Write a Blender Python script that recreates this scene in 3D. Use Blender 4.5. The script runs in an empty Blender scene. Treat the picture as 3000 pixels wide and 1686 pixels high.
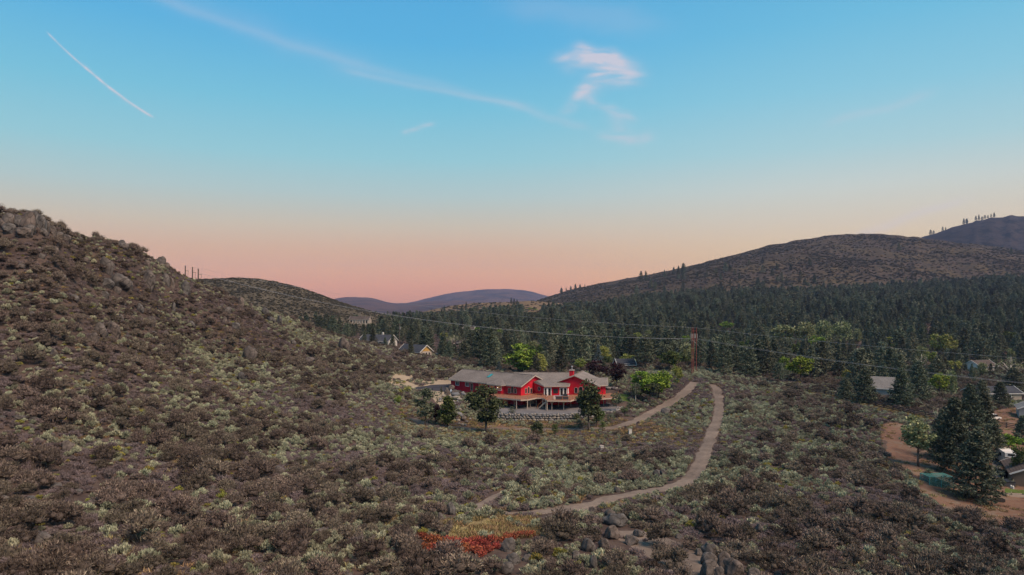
import bpy, math, random
import numpy as np
from mathutils import Vector, Matrix
random.seed(7); rng = np.random.default_rng(11)
sc = bpy.context.scene
COL = sc.collection
R = math.radians
# ------------------------------------------------------------------ camera
CAMZ, F, HOR = 30.0, 2000.0, 880.0          # camera height over the house terrace, focal length and horizon row in photo pixels
cd = bpy.data.cameras.new('camera'); cam = bpy.data.objects.new('camera', cd); COL.objects.link(cam)
cam.location = (0, 0, CAMZ); cam.rotation_euler = (R(90), 0, 0)
cd.sensor_width = 36; cd.lens = 36 * F / 3000; cd.shift_y = (HOR - 843) / 3000
cd.clip_start = 0.5; cd.clip_end = 40000
sc.camera = cam
# ------------------------------------------------------------------ render settings
sc.view_settings.view_transform = 'Standard'; sc.view_settings.look = 'None'
sc.view_settings.exposure = 0.0; sc.view_settings.gamma = 1.0
sc.render.engine = 'CYCLES'
cy = sc.cycles
cy.max_bounces = 5; cy.diffuse_bounces = 3; cy.glossy_bounces = 2; cy.transmission_bounces = 3; cy.volume_bounces = 0; cy.transparent_max_bounces = 8
cy.use_denoising = True
cy.caustics_reflective = False; cy.caustics_refractive = False
cy.sample_clamp_indirect = 4
# ------------------------------------------------------------------ world: dusk sky
def s2l(c):
    return tuple(((x / 255) / 12.92 if x / 255 <= .04045 else ((x / 255 + .055) / 1.055) ** 2.4) for x in c)
W = bpy.data.worlds.new('World'); sc.world = W; W.use_nodes = True
wn, wl = W.node_tree.nodes, W.node_tree.links
wn.clear()
def N(t, **k):
    n = wn.new(t)
    for a, b in k.items(): setattr(n, a, b)
    return n
def wm(op, a, b=None, c=None, clamp=False):
    n = N('ShaderNodeMath', operation=op); n.use_clamp = clamp
    for i, v in enumerate((a, b, c)):
        if v is None: continue
        if isinstance(v, (int, float)): n.inputs[i].default_value = v
        else: wl.new(v, n.inputs[i])
    return n.outputs[0]
tc = N('ShaderNodeTexCoord'); sep = N('ShaderNodeSeparateXYZ'); wl.new(tc.outputs['Generated'], sep.inputs[0])
dx, dy, dz = sep.outputs
def ramp(fac, stops):
    n = N('ShaderNodeValToRGB'); cr = n.color_ramp; cr.interpolation = 'EASE' if False else 'LINEAR'
    while len(cr.elements) < len(stops): cr.elements.new(.5)
    for e, (p, c) in zip(cr.elements, stops): e.position = p; e.color = (*s2l(c), 1)
    wl.new(fac, n.inputs[0]); return n.outputs[0]
el = wm('MULTIPLY_ADD', dz, 1.0, 0.1)            # sine of the elevation + 0.1
A = lambda z: z + .1
skyC = ramp(el, [(0, (120, 105, 105)), (A(0), (224, 153, 118)), (A(.020), (238, 166, 125)), (A(.042), (240, 178, 133)), (A(.072), (226, 184, 150)), (A(.105), (211, 196, 174)), (A(.15), (182, 203, 202)), (A(.20), (152, 204, 216)), (A(.27), (122, 195, 221)), (A(.35), (94, 179, 224)), (A(.45), (82, 167, 220)), (A(.9), (112, 150, 180))])
skyR = ramp(el, [(0, (120, 105, 100)), (A(0), (246, 176, 116)), (A(.03), (253, 198, 128)), (A(.06), (238, 204, 154)), (A(.10), (222, 206, 182)), (A(.15), (204, 212, 206)), (A(.20), (172, 209, 217)), (A(.27), (140, 201, 223)), (A(.35), (112, 189, 223)), (A(.45), (90, 172, 218)), (A(.9), (112, 150, 180))])
azf = N('ShaderNodeMapRange', interpolation_type='SMOOTHSTEP'); wl.new(dx, azf.inputs[0]); azf.inputs[1].default_value = -.12; azf.inputs[2].default_value = .5
mx = N('ShaderNodeMix', data_type='RGBA'); wl.new(azf.outputs[0], mx.inputs[0]); wl.new(skyC, mx.inputs[6]); wl.new(skyR, mx.inputs[7])
# thin clouds and contrails, as directions (u sideways, w upwards, for the half of the sky with y > 0)
ysafe = wm('MAXIMUM', dy, .05)
cu, cw = wm('DIVIDE', dx, ysafe), wm('DIVIDE', dz, ysafe)
cv = N('ShaderNodeCombineXYZ'); wl.new(cu, cv.inputs[0]); wl.new(cw, cv.inputs[1])
def noise(scale, detail, sx=1, sy=1, rot=0, dist=0):
    m = N('ShaderNodeMapping'); m.inputs['Scale'].default_value = (sx, sy, 1); m.inputs['Rotation'].default_value = (0, 0, rot)
    wl.new(cv.outputs[0], m.inputs[0]); n = N('ShaderNodeTexNoise'); n.inputs['Scale'].default_value = scale; n.inputs['Detail'].default_value = detail
    n.inputs['Distortion'].default_value = dist; wl.new(m.outputs[0], n.inputs['Vector']); return n.outputs[0]
wob_u = wm('MULTIPLY_ADD', noise(10, 2), .05, -.025); wob_w = wm('MULTIPLY_ADD', noise(13, 2, 1, 1.7), .04, -.02)
def streak(p0, p1, width, amp, wob=0.0, soft=.2, bow=0):
    a = ((p0[0] - 1500) / F, (HOR - p0[1]) / F); b = ((p1[0] - 1500) / F, (HOR - p1[1]) / F)
    L = math.hypot(b[0] - a[0], b[1] - a[1]); d = ((b[0] - a[0]) / L, (b[1] - a[1]) / L)
    u = wm('SUBTRACT', wm('MULTIPLY_ADD', wob_u, wob, cu), a[0]); w = wm('SUBTRACT', wm('MULTIPLY_ADD', wob_w, wob, cw), a[1])
    al = wm('ADD', wm('MULTIPLY', u, d[0]), wm('MULTIPLY', w, d[1]))
    pe = wm('SUBTRACT', wm('MULTIPLY', u, d[1]), wm('MULTIPLY', w, d[0]))
    if bow:
        t_ = wm('DIVIDE', al, L); pe = wm('SUBTRACT', pe, wm('MULTIPLY', wm('MULTIPLY', t_, wm('SUBTRACT', 1, t_)), 4 * bow / F))
    over = wm('ADD', wm('MAXIMUM', wm('SUBTRACT', al, L), 0), wm('MAXIMUM', wm('MULTIPLY', al, -1), 0))
    wd = width / F
    q = wm('ADD', wm('POWER', wm('DIVIDE', wm('ABSOLUTE', pe), wd), 2), wm('POWER', wm('DIVIDE', over, soft * L + wd), 2))
    return wm('MULTIPLY', wm('EXPONENT', wm('MULTIPLY', q, -1)), amp)
fine = noise(16, 4, 1, 3.2, .25, .8)
wis = N('ShaderNodeMapRange', interpolation_type='SMOOTHSTEP'); wl.new(fine, wis.inputs[0]); wis.inputs[1].default_value = .30; wis.inputs[2].default_value = .68
trail = [streak((150, 107), (434, 336), 2.8, .7, .05, .03, 10), streak((250, 196), (434, 336), 5.0, .3, .1, .05, 8)]
soft_ = [streak((430, -20), (1500, 303), 15, .12, .25, .06, 22), streak((1050, 215), (1500, 303), 8, .16, .2, .08, 6), streak((500, -10), (1000, 180), 38, .08, .6, .2),
         streak((1540, 320), (1690, 366), 10, .15, .6), streak((2480, 350), (2680, 285), 14, .16, .5), streak((2540, 680), (2770, 600), 14, .26, .3), streak((1560, 20), (1840, 60), 40, .12, 1)]
wisp = [streak((1665, 176), (1800, 182), 25, .95, .7, .08), streak((1700, 152), (1745, 168), 20, .8, .7), streak((1795, 182), (1846, 210), 28, .8, .7, .1), streak((1790, 215), (1720, 270), 26, .55, .8, .1), streak((1725, 262), (1668, 312), 20, .55, .7, .1),
        streak((1765, 242), (1845, 240), 13, .45, .9, .15), streak((1745, 312), (1840, 338), 15, .42, .8, .1), streak((1790, 400), (1880, 402), 17, .36, .9, .1), streak((1800, 345), (1830, 390), 20, .2, .9, .1), streak((1195, 388), (1262, 366), 8, .5, .4, .1)]
def addup(l):
    o = l[0]
    for x in l[1:]: o = wm('ADD', o, x)
    return o
grain = N('ShaderNodeMapRange'); wl.new(noise(60, 2, 1, 1), grain.inputs[0]); grain.inputs[1].default_value = .25; grain.inputs[2].default_value = .7; grain.inputs[3].default_value = .35
cl = wm('ADD', wm('MULTIPLY', addup(wisp), wm('MULTIPLY_ADD', wis.outputs[0], .75, .25)), wm('ADD', addup(soft_), wm('MULTIPLY', addup(trail), grain.outputs[0])))
front = N('ShaderNodeMapRange'); wl.new(dy, front.inputs[0]); front.inputs[1].default_value = .05; front.inputs[2].default_value = .2
cl = wm('MINIMUM', wm('MULTIPLY', cl, front.outputs[0]), .85)
mc = N('ShaderNodeMix', data_type='RGBA'); wl.new(cl, mc.inputs[0]); wl.new(mx.outputs[2], mc.inputs[6]); mc.inputs[7].default_value = (*s2l((212, 206, 218)), 1)
bg = N('ShaderNodeBackground'); wl.new(mc.outputs[2], bg.inputs[0])
bg0 = N('ShaderNodeBackground'); wl.new(mx.outputs[2], bg0.inputs[0])
# the clouds only reach over one part of the sky: skip their nodes elsewhere (they are zero there)
part = wm('MULTIPLY', wm('GREATER_THAN', dy, .5), wm('GREATER_THAN', dz, .05)); part = wm('MULTIPLY', part, wm('LESS_THAN', dz, .45))
ms = N('ShaderNodeMixShader'); wl.new(part, ms.inputs[0]); wl.new(bg0.outputs[0], ms.inputs[1]); wl.new(bg.outputs[0], ms.inputs[2])
wo = N('ShaderNodeOutputWorld'); wl.new(ms.outputs[0], wo.inputs[0])
W.cycles.sampling_method = 'MANUAL'; W.cycles.sample_map_resolution = 512
# ------------------------------------------------------------------ afterglow: one soft low sun from behind the camera's right
sd = bpy.data.lights.new('sun', 'SUN'); sun = bpy.data.objects.new('sun', sd); COL.objects.link(sun)
sd.energy = 4.8; sd.angle = R(32); sd.color = (1.0, .74, .55)
SUN_FROM = Vector((.52, -.42, .84)); sun.rotation_euler = (-SUN_FROM).to_track_quat('-Z', 'Y').to_euler(); sun.location = (200, -100, 150)

# ================================================================== helpers
def link(o): COL.objects.link(o); return o
def tag(o, label=None, cat=None, group=None, kind=None):
    if label: o['label'] = label
    if cat: o['category'] = cat
    if group: o['group'] = group
    if kind: o['kind'] = kind
    return o
def empty(name, loc, label=None, cat=None, group=None, rz=0):
    o = link(bpy.data.objects.new(name, None)); o.location = loc; o.rotation_euler = (0, 0, rz); o.empty_display_size = .5
    return tag(o, label, cat, group)
class MB:
    """collects faces; build() links them as one mesh object"""
    def __init__(s): s.v = []; s.f = []
    def add(s, vs, fs):
        b = len(s.v); s.v += [tuple(v) for v in vs]; s.f += [tuple(i + b for i in f) for f in fs]; return s
    def box(s, c, size, rz=0, ax=None):
        hx, hy, hz = (x / 2 for x in size); ca, sa = math.cos(rz), math.sin(rz); vs = []
        for z in (-hz, hz):
            for x, y in ((-hx, -hy), (hx, -hy), (hx, hy), (-hx, hy)):
                vs.append((c[0] + x * ca - y * sa, c[1] + x * sa + y * ca, c[2] + z))
        return s.add(vs, [(3, 2, 1, 0), (4, 5, 6, 7), (0, 1, 5, 4), (1, 2, 6, 5), (2, 3, 7, 6), (3, 0, 4, 7)])
    def prism(s, poly, z0, z1):
        n = len(poly); zz0 = z0 if hasattr(z0, '__len__') else [z0] * n; zz1 = z1 if hasattr(z1, '__len__') else [z1] * n
        vs = [(p[0], p[1], z) for p, z in zip(poly, zz0)] + [(p[0], p[1], z) for p, z in zip(poly, zz1)]
        return s.add(vs, [tuple(range(n))[::-1], tuple(range(n, 2 * n))] + [(i, (i + 1) % n, n + (i + 1) % n, n + i) for i in range(n)])
    def tube(s, a, b, r0, r1=None, n=6):
        a, b = Vector(a), Vector(b); r1 = r0 if r1 is None else r1; d = (b - a).normalized()
        x = d.orthogonal().normalized(); y = d.cross(x); vs = []
        for p, r in ((a, r0), (b, r1)):
            for i in range(n):
                t = 2 * math.pi * i / n; vs.append(p + (x * math.cos(t) + y * math.sin(t)) * r)
        return s.add(vs, [(i, (i + 1) % n, n + (i + 1) % n, n + i) for i in range(n)] + [tuple(range(n))[::-1], tuple(range(n, 2 * n))])
    def bar(s, a, b, w, h):
        """rectangular bar from a to b: w sideways, h upwards"""
        a, b = Vector(a), Vector(b); d = (b - a).normalized(); up = Vector((0, 0, 1))
        if abs(d.z) > .95: up = Vector((0, 1, 0))
        x = d.cross(up).normalized() * (w / 2); y = x.cross(d).normalized() * (h / 2)
        vs = [p + sx * x + sy * y for p in (a, b) for sx, sy in ((-1, -1), (1, -1), (1, 1), (-1, 1))]
        return s.add(vs, [(3, 2, 1, 0), (4, 5, 6, 7), (0, 1, 5, 4), (1, 2, 6, 5), (2, 3, 7, 6), (3, 0, 4, 7)])
    def slab(s, pts, th):
        """sheet through pts (any 3D polygon) thickened downwards"""
        n = len(pts); vs = [tuple(p) for p in pts] + [(p[0], p[1], p[2] - th) for p in pts]
        return s.add(vs, [tuple(range(n)), tuple(range(n, 2 * n))[::-1]] + [(i, n + i, n + (i + 1) % n, (i + 1) % n) for i in range(n)])
    def mesh(s, name, m, smooth=False):
        me = bpy.data.meshes.new(name); me.from_pydata(s.v, [], s.f); me.materials.append(m)
        if smooth: me.polygons.foreach_set('use_smooth', [True] * len(me.polygons))
        me.update(); return me
    def build(s, name, m, parent=None, smooth=False):
        o = link(bpy.data.objects.new(name, s.mesh(name, m, smooth)))
        if parent:
            o.parent = parent; o.matrix_parent_inverse = Matrix.Translation(parent.location).inverted() if parent.rotation_euler.z == 0 else Matrix.Identity(4)
        return o
def np_mesh(name, V, Fa, m, smooth=False):
    me = bpy.data.meshes.new(name); k = Fa.shape[1]
    me.vertices.add(len(V)); me.vertices.foreach_set('co', V.astype(np.float32).ravel())
    me.loops.add(Fa.size); me.loops.foreach_set('vertex_index', Fa.astype(np.int32).ravel())
    me.polygons.add(len(Fa)); me.polygons.foreach_set('loop_start', np.arange(0, Fa.size, k, dtype=np.int32))
    me.polygons.foreach_set('loop_total', np.full(len(Fa), k, dtype=np.int32))
    if smooth: me.polygons.foreach_set('use_smooth', np.ones(len(Fa), dtype=bool))
    me.materials.append(m); me.update(calc_edges=True); me.validate(); return me
# ------------------------------------------------------------------ materials
def mat(name):
    m = bpy.data.materials.new(name); m.use_nodes = True; nt = m.node_tree; nt.nodes.clear()
    out = nt.nodes.new('ShaderNodeOutputMaterial'); b = nt.nodes.new('ShaderNodeBsdfPrincipled'); nt.links.new(b.outputs[0], out.inputs[0])
    b.inputs['Specular IOR Level'].default_value = .2
    return m, nt, b
def nn(nt, t, ins=None, **k):
    n = nt.nodes.new(t)
    for a, b in k.items(): setattr(n, a, b)
    for i, v in (ins or {}).items():
        if hasattr(v, 'is_linked') or hasattr(v, 'links'): nt.links.new(v, n.inputs[i])
        else: n.inputs[i].default_value = v
    return n
def cramp(nt, fac, stops):
    n = nn(nt, 'ShaderNodeValToRGB', {0: fac}); cr = n.color_ramp
    while len(cr.elements) < len(stops): cr.elements.new(.5)
    for e, (p, c) in zip(cr.elements, stops): e.position = p; e.color = (*c, 1)
    return n.outputs[0]
def mixc(nt, f, a, b, mode='MIX'):
    n = nn(nt, 'ShaderNodeMix', data_type='RGBA', blend_type=mode)
    for i, v in ((0, f), (6, a), (7, b)):
        if isinstance(v, (int, float)): n.inputs[i].default_value = v
        elif isinstance(v, tuple): n.inputs[i].default_value = (*v, 1)
        else: nt.links.new(v, n.inputs[i])
    return n.outputs[2]
def wcoord(nt, scale=(1, 1, 1), obj=False):
    c = nn(nt, 'ShaderNodeTexCoord').outputs['Object'] if obj else nn(nt, 'ShaderNodeNewGeometry').outputs['Position']
    return nn(nt, 'ShaderNodeMapping', {0: c, 'Scale': scale}).outputs[0]
def tnoise(nt, vec, scale, detail=4, rough=.55, dist=0):
    return nn(nt, 'ShaderNodeTexNoise', {'Vector': vec, 'Scale': scale, 'Detail': detail, 'Roughness': rough, 'Distortion': dist}).outputs[0]
def bump(nt, b, h, dist, strength=1):
    n = nn(nt, 'ShaderNodeBump', {'Height': h, 'Distance': dist, 'Strength': strength}); nt.links.new(n.outputs[0], b.inputs['Normal'])
def plain(name, c, rough=.7, var=.15, scale=1.5, spec=.2, metal=0, obj=True):
    m, nt, b = mat(name); n = tnoise(nt, wcoord(nt, obj=obj), scale, 5)
    lo = tuple(x * (1 - var) for x in c); hi = tuple(min(1, x * (1 + var)) for x in c)
    nt.links.new(cramp(nt, n, [(.3, lo), (.7, hi)]), b.inputs['Base Color']); b.inputs['Roughness'].default_value = rough
    b.inputs['Specular IOR Level'].default_value = spec; b.inputs['Metallic'].default_value = metal; return m
def leafm(name, stops, vary=.3, hue=.02, trans=.0):
    """leaf-by-leaf colour from the island, plant-by-plant shift from the object"""
    m, nt, b = mat(name)
    isl = nn(nt, 'ShaderNodeNewGeometry').outputs['Random Per Island']; rnd = nn(nt, 'ShaderNodeObjectInfo').outputs['Random']
    c = cramp(nt, isl, stops)
    v = nn(nt, 'ShaderNodeMapRange', {0: rnd, 3: 1 - vary, 4: 1 + vary}).outputs[0]
    r2 = nn(nt, 'ShaderNodeMath', {0: rnd, 1: 7.31}, operation='MULTIPLY').outputs[0]; r2 = nn(nt, 'ShaderNodeMath', {0: r2}, operation='FRACT').outputs[0]
    h = nn(nt, 'ShaderNodeMapRange', {0: r2, 3: .5 - hue, 4: .5 + hue}).outputs[0]
    hs = nn(nt, 'ShaderNodeHueSaturation', {'Hue': h, 'Value': v, 'Color': c})
    nt.links.new(hs.outputs[0], b.inputs['Base Color']); b.inputs['Roughness'].default_value = .75; b.inputs['Specular IOR Level'].default_value = .08
    return m
def soil(name, stops, sc1=.05, sc2=.9, bumpd=.08):
    m, nt, b = mat(name); p = wcoord(nt)
    a = tnoise(nt, p, sc1, 6, .6, .5); d = tnoise(nt, p, sc2, 8, .65)
    f = nn(nt, 'ShaderNodeMath', {0: a, 1: .6, 2: nn(nt, 'ShaderNodeMath', {0: d, 1: .4}, operation='MULTIPLY').outputs[0]}, operation='MULTIPLY_ADD').outputs[0]
    nt.links.new(cramp(nt, f, stops), b.inputs['Base Color']); b.inputs['Roughness'].default_value = .95; b.inputs['Specular IOR Level'].default_value = .05
    bump(nt, b, d, bumpd); return m
M = {}
M['ground'] = soil('desert_soil', [(.34, (.040, .030, .027)), (.47, (.066, .048, .042)), (.55, (.10, .073, .06)), (.62, (.085, .052, .044)), (.72, (.18, .132, .105))])
M['trail'] = soil('trail_dirt', [(.36, (.09, .072, .06)), (.46, (.145, .115, .096)), (.55, (.18, .143, .118)), (.66, (.235, .187, .152))], .12, 1.6, .05)
M['yard'] = soil('yard_dirt', [(.36, (.075, .05, .04)), (.44, (.13, .078, .058)), (.50, (.17, .095, .064)), (.56, (.16, .115, .085)), (.66, (.20, .155, .118))], .13, 1.1, .06)
M['gravel'] = soil('gravel_grey', [(.35, (.10, .095, .10)), (.5, (.15, .142, .145)), (.65, (.20, .185, .18))], .3, 6, .05)
M['asphalt'] = soil('asphalt', [(.35, (.035, .034, .040)), (.5, (.045, .044, .052)), (.65, (.06, .058, .066))], .2, 5, .01)
M['apron'] = soil('tan_gravel', [(.35, (.26, .20, .14)), (.5, (.31, .245, .175)), (.65, (.36, .29, .21))], .3, 4, .02)
M['clearing'] = soil('dry_grass_soil', [(.36, (.10, .08, .055)), (.45, (.20, .155, .08)), (.54, (.27, .21, .10)), (.66, (.21, .175, .115))], .5, 2.5, .06)
M['lawn'] = soil('lawn', [(.35, (.05, .08, .02)), (.5, (.08, .12, .03)), (.65, (.11, .14, .04))], .4, 5, .04)
def hillm(name, tan, dark, sc_, thr=(.50, .56), stretch=1.0, tint=None):
    m, nt, b = mat(name); p = wcoord(nt, (1, 1, stretch)); a = tnoise(nt, p, sc_, 3, .6); g = tnoise(nt, p, sc_ * .06, 4)
    base = cramp(nt, g, [(.35, tuple(x * .75 for x in tan)), (.65, tuple(x * 1.15 for x in tan))])
    if tint: base = mixc(nt, nn(nt, 'ShaderNodeMapRange', {0: tnoise(nt, p, sc_ * .11, 5), 1: .46, 2: .6}).outputs[0], base, tint)
    f = nn(nt, 'ShaderNodeMapRange', {0: a, 1: thr[0], 2: thr[1]}).outputs[0]
    nt.links.new(mixc(nt, f, base, dark), b.inputs['Base Color']); b.inputs['Roughness'].default_value = 1; b.inputs['Specular IOR Level'].default_value = 0
    return m
M['hill_mid'] = hillm('brushy_hill', (.12, .10, .074), (.075, .067, .05), .45, (.40, .62))
M['hill_right'] = hillm('dry_grass_hill', (.080, .060, .050), (.042, .039, .032), 0.11, (.40, .64), tint=(.092, .070, .044))
M['hill_back'] = hillm('dark_hill', (.042, .036, .038), (.018, .020, .024), .035, (.47, .56))
M['hill_tan'] = hillm('tan_knoll', (.17, .12, .075), (.05, .046, .038), .05, (.56, .60))
M['hill_far'] = hillm('far_mountain', (.10, .068, .066), (.05, .043, .05), .004, (.47, .60))
M['sage'] = leafm('sage_leaves', [(0, (.105, .108, .074)), (.3, (.235, .243, .165)), (.7, (.37, .38, .26)), (1, (.51, .52, .365))], .45, .025)
M['bitter'] = leafm('bitterbrush_leaves', [(0, (.045, .036, .031)), (.35, (.10, .079, .067)), (.75, (.17, .137, .11)), (1, (.27, .225, .165))], .5, .025)
M['dry'] = leafm('dry_twigs', [(0, (.08, .062, .063)), (.4, (.15, .117, .117)), (.8, (.22, .175, .172)), (1, (.33, .275, .27))], .3, .015)
M['rabbit'] = leafm('rabbitbrush_leaves', [(0, (.12, .12, .035)), (.5, (.25, .25, .07)), (.85, (.36, .33, .08)), (1, (.45, .34, .06))], .25, .03)
M['redbrush'] = leafm('red_leaves', [(0, (.10, .032, .026)), (.5, (.27, .07, .045)), (1, (.38, .13, .06))], .3, .02)
M['drygrass'] = leafm('dry_grass_blades', [(0, (.14, .10, .05)), (.5, (.24, .18, .085)), (1, (.34, .26, .13))], .3, .035)
M['pine'] = leafm('pine_needles', [(0, (.038, .051, .037)), (.4, (.085, .106, .075)), (.8, (.14, .158, .106)), (1, (.205, .20, .125))], .45, .045)
M['pine_blue'] = leafm('spruce_needles', [(0, (.06, .08, .085)), (.5, (.12, .155, .16)), (1, (.18, .22, .22))], .1)
M['leaf_dark'] = leafm('dark_leaves', [(0, (.026, .034, .017)), (.5, (.058, .07, .033)), (1, (.105, .12, .055))], .1)
M['leaf_grey'] = leafm('greygreen_leaves', [(0, (.05, .065, .042)), (.5, (.10, .12, .078)), (1, (.18, .20, .13))], .1)
M['leaf_mid'] = leafm('mid_green_leaves', [(0, (.03, .045, .016)), (.5, (.07, .10, .032)), (1, (.13, .17, .055))], .15)
M['leaf_bright'] = leafm('bright_green_leaves', [(0, (.06, .10, .016)), (.5, (.15, .23, .032)), (1, (.29, .37, .06))], .12)
M['leaf_yellow'] = leafm('yellow_green_leaves', [(0, (.10, .125, .026)), (.5, (.23, .26, .065)), (1, (.39, .39, .13))], .12)
M['leaf_pale'] = leafm('pale_poplar_leaves', [(0, (.09, .115, .05)), (.5, (.19, .225, .105)), (1, (.33, .35, .19))], .12)
M['leaf_plum'] = leafm('plum_leaves', [(0, (.012, .007, .008)), (.5, (.03, .014, .017)), (1, (.055, .024, .027))], .15)
M['bark'] = plain('bark', (.11, .085, .07), .9, .3, 6)
M['bark_pale'] = plain('pale_bark', (.42, .38, .33), .85, .25, 6)
M['twig_pale'] = plain('bare_twigs', (.30, .26, .21), .9, .2, 6)
def rockm():
    m, nt, b = mat('granite'); p = wcoord(nt, obj=True); rnd = nn(nt, 'ShaderNodeObjectInfo').outputs['Random']
    a = tnoise(nt, p, 1.6, 6, .62); s = tnoise(nt, p, 9, 4, .7)
    col = cramp(nt, a, [(.3, (.055, .047, .042)), (.48, (.125, .10, .087)), (.62, (.18, .145, .124)), (.75, (.235, .172, .136))])
    grey = cramp(nt, a, [(.3, (.055, .053, .052)), (.5, (.118, .112, .108)), (.72, (.20, .19, .18))])
    col = mixc(nt, rnd, col, grey)
    lich = nn(nt, 'ShaderNodeMapRange', {0: s, 1: .55, 2: .66}).outputs[0]
    vo = nn(nt, 'ShaderNodeTexVoronoi', {'Vector': p, 'Scale': 2.3}, feature='DISTANCE_TO_EDGE').outputs['Distance']; crack = nn(nt, 'ShaderNodeMapRange', {0: vo, 1: .05, 2: .0}).outputs[0]
    col = mixc(nt, lich, col, (.06, .057, .05)); col = mixc(nt, crack, col, (.03, .026, .023)); nt.links.new(col, b.inputs['Base Color']); b.inputs['Roughness'].default_value = .92
    bump(nt, b, s, .06); return m
M['rock'] = rockm()
def stonem():
    m, nt, b = mat('wall_stone'); p = wcoord(nt, obj=True); rnd = nn(nt, 'ShaderNodeObjectInfo').outputs['Random']
    c = cramp(nt, rnd, [(0, (.125, .13, .14)), (.35, (.205, .205, .205)), (.6, (.26, .225, .185)), (.8, (.17, .168, .17)), (1, (.33, .29, .24))])
    c = mixc(nt, tnoise(nt, p, 5, 5), c, (.10, .10, .10), 'MIX') if False else mixc(nt, .5, c, cramp(nt, tnoise(nt, p, 4, 5), [(.3, (.5, .5, .5)), (.7, (1.3, 1.3, 1.3))]), 'MULTIPLY')
    nt.links.new(c, b.inputs['Base Color']); b.inputs['Roughness'].default_value = .9; return m
M['stone'] = stonem()
def stucco():
    m, nt, b = mat('red_stucco'); p = wcoord(nt); n = tnoise(nt, p, .7, 6, .6); g = tnoise(nt, p, 14, 3)
    nt.links.new(cramp(nt, n, [(.3, (.42, .010, .024)), (.5, (.52, .014, .030)), (.7, (.58, .022, .036))]), b.inputs['Base Color']); b.inputs['Roughness'].default_value = .85; bump(nt, b, g, .02); return m
M['red'] = stucco()
def rooft(name, cs):
    m, nt, b = mat(name); p = wcoord(nt); br = tnoise(nt, p, 3.5, 3, .6); g = tnoise(nt, p, .25, 4)
    f = nn(nt, 'ShaderNodeMath', {0: br, 1: .6, 2: nn(nt, 'ShaderNodeMath', {0: g, 1: .4}, operation='MULTIPLY').outputs[0]}, operation='MULTIPLY_ADD').outputs[0]
    nt.links.new(cramp(nt, f, [(.36, cs[0]), (.5, cs[1]), (.64, cs[2])]), b.inputs['Base Color']); b.inputs['Roughness'].default_value = .85; return m
M['roof'] = rooft('roof_tile', ((.15, .13, .12), (.215, .187, .17), (.285, .25, .228)))
M['slate'] = rooft('slate_shingle', ((.035, .037, .045), (.05, .053, .065), (.07, .073, .085)))
M['brownroof'] = rooft('brown_shingle', ((.06, .045, .042), (.09, .07, .062), (.12, .10, .09)))
M['greyroof'] = rooft('grey_shingle', ((.13, .125, .12), (.18, .17, .165), (.23, .22, .21)))
M['trim'] = plain('beige_trim', (.42, .36, .31), .7, .08)
M['white'] = plain('white_paint', (.70, .67, .63), .5, .05)
M['offwhite'] = plain('offwhite_siding', (.55, .52, .47), .7, .08)
M['cream'] = plain('cream_siding', (.36, .30, .24), .7, .08)
M['ochre'] = plain('ochre_siding', (.45, .27, .08), .7, .1)
M['grey_siding'] = plain('grey_siding', (.34, .32, .31), .6, .06)
M['brown_siding'] = plain('brown_siding', (.20, .14, .10), .8, .12)
M['barn'] = plain('barn_red', (.30, .03, .025), .8, .12)
M['deck'] = plain('deck_board', (.24, .12, .078), .7, .2, 3)
M['railing'] = plain('railing_wood', (.46, .16, .06), .6, .12)
M['dpost'] = plain('deck_post', (.45, .36, .29), .75, .1)
M['pole'] = plain('rust_steel', (.19, .058, .045), .7, .2)
M['pole_wood'] = plain('pole_timber', (.12, .095, .08), .85, .2)
M['fence'] = plain('fence_timber', (.045, .038, .034), .85, .25)
M['wire'] = plain('wire', (.40, .41, .43), .5, .05)
M['wire_dark'] = plain('dark_wire', (.10, .10, .11), .6, .05)
M['black'] = plain('black_plastic', (.025, .025, .028), .5, .1)
M['steel'] = plain('steel', (.40, .40, .42), .35, .06, metal=.6)
M['teal'] = plain('teal_net', (.08, .28, .26), .8, .15)
M['bluecar'] = plain('car_paint', (.35, .42, .48), .3, .03, spec=.5)
M['darkcar'] = plain('dark_car_paint', (.03, .035, .045), .3, .03, spec=.5)
M['tub'] = plain('cover_charcoal', (.05, .05, .055), .7, .15)
def glass():
    m, nt, b = mat('window_glass'); b.inputs['Base Color'].default_value = (.018, .02, .025, 1); b.inputs['Roughness'].default_value = .08; b.inputs['Specular IOR Level'].default_value = .6; return m
M['glass'] = glass()
def lit(name, c, s):
    m, nt, b = mat(name); b.inputs['Base Color'].default_value = (.1, .06, .03, 1); b.inputs['Emission Color'].default_value = (*c, 1); b.inputs['Emission Strength'].default_value = s; b.inputs['Roughness'].default_value = .2; return m
M['lit'] = lit('lit_glass', (1, .36, .12), .10)
M['lamp'] = lit('lamp_bulb', (1, .75, .5), 3)
def sky_glass():
    m, nt, b = mat('skylight_glass'); b.inputs['Base Color'].default_value = (.03, .22, .22, 1); b.inputs['Roughness'].default_value = .05; b.inputs['Specular IOR Level'].default_value = .8; return m
M['skylight'] = sky_glass()
def water():
    m, nt, b = mat('falling_water'); b.inputs['Base Color'].default_value = (.30, .33, .36, 1); b.inputs['Roughness'].default_value = .12; b.inputs['Specular IOR Level'].default_value = .6; bump(nt, b, tnoise(nt, wcoord(nt, (6, 6, 1)), 2, 4), .05); return m
M['water'] = water()
def net():
    m, nt, b = mat('cage_netting'); b.inputs['Base Color'].default_value = (.07, .22, .20, 1); b.inputs['Alpha'].default_value = .5; b.inputs['Roughness'].default_value = .8; return m
M['net'] = net()

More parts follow.
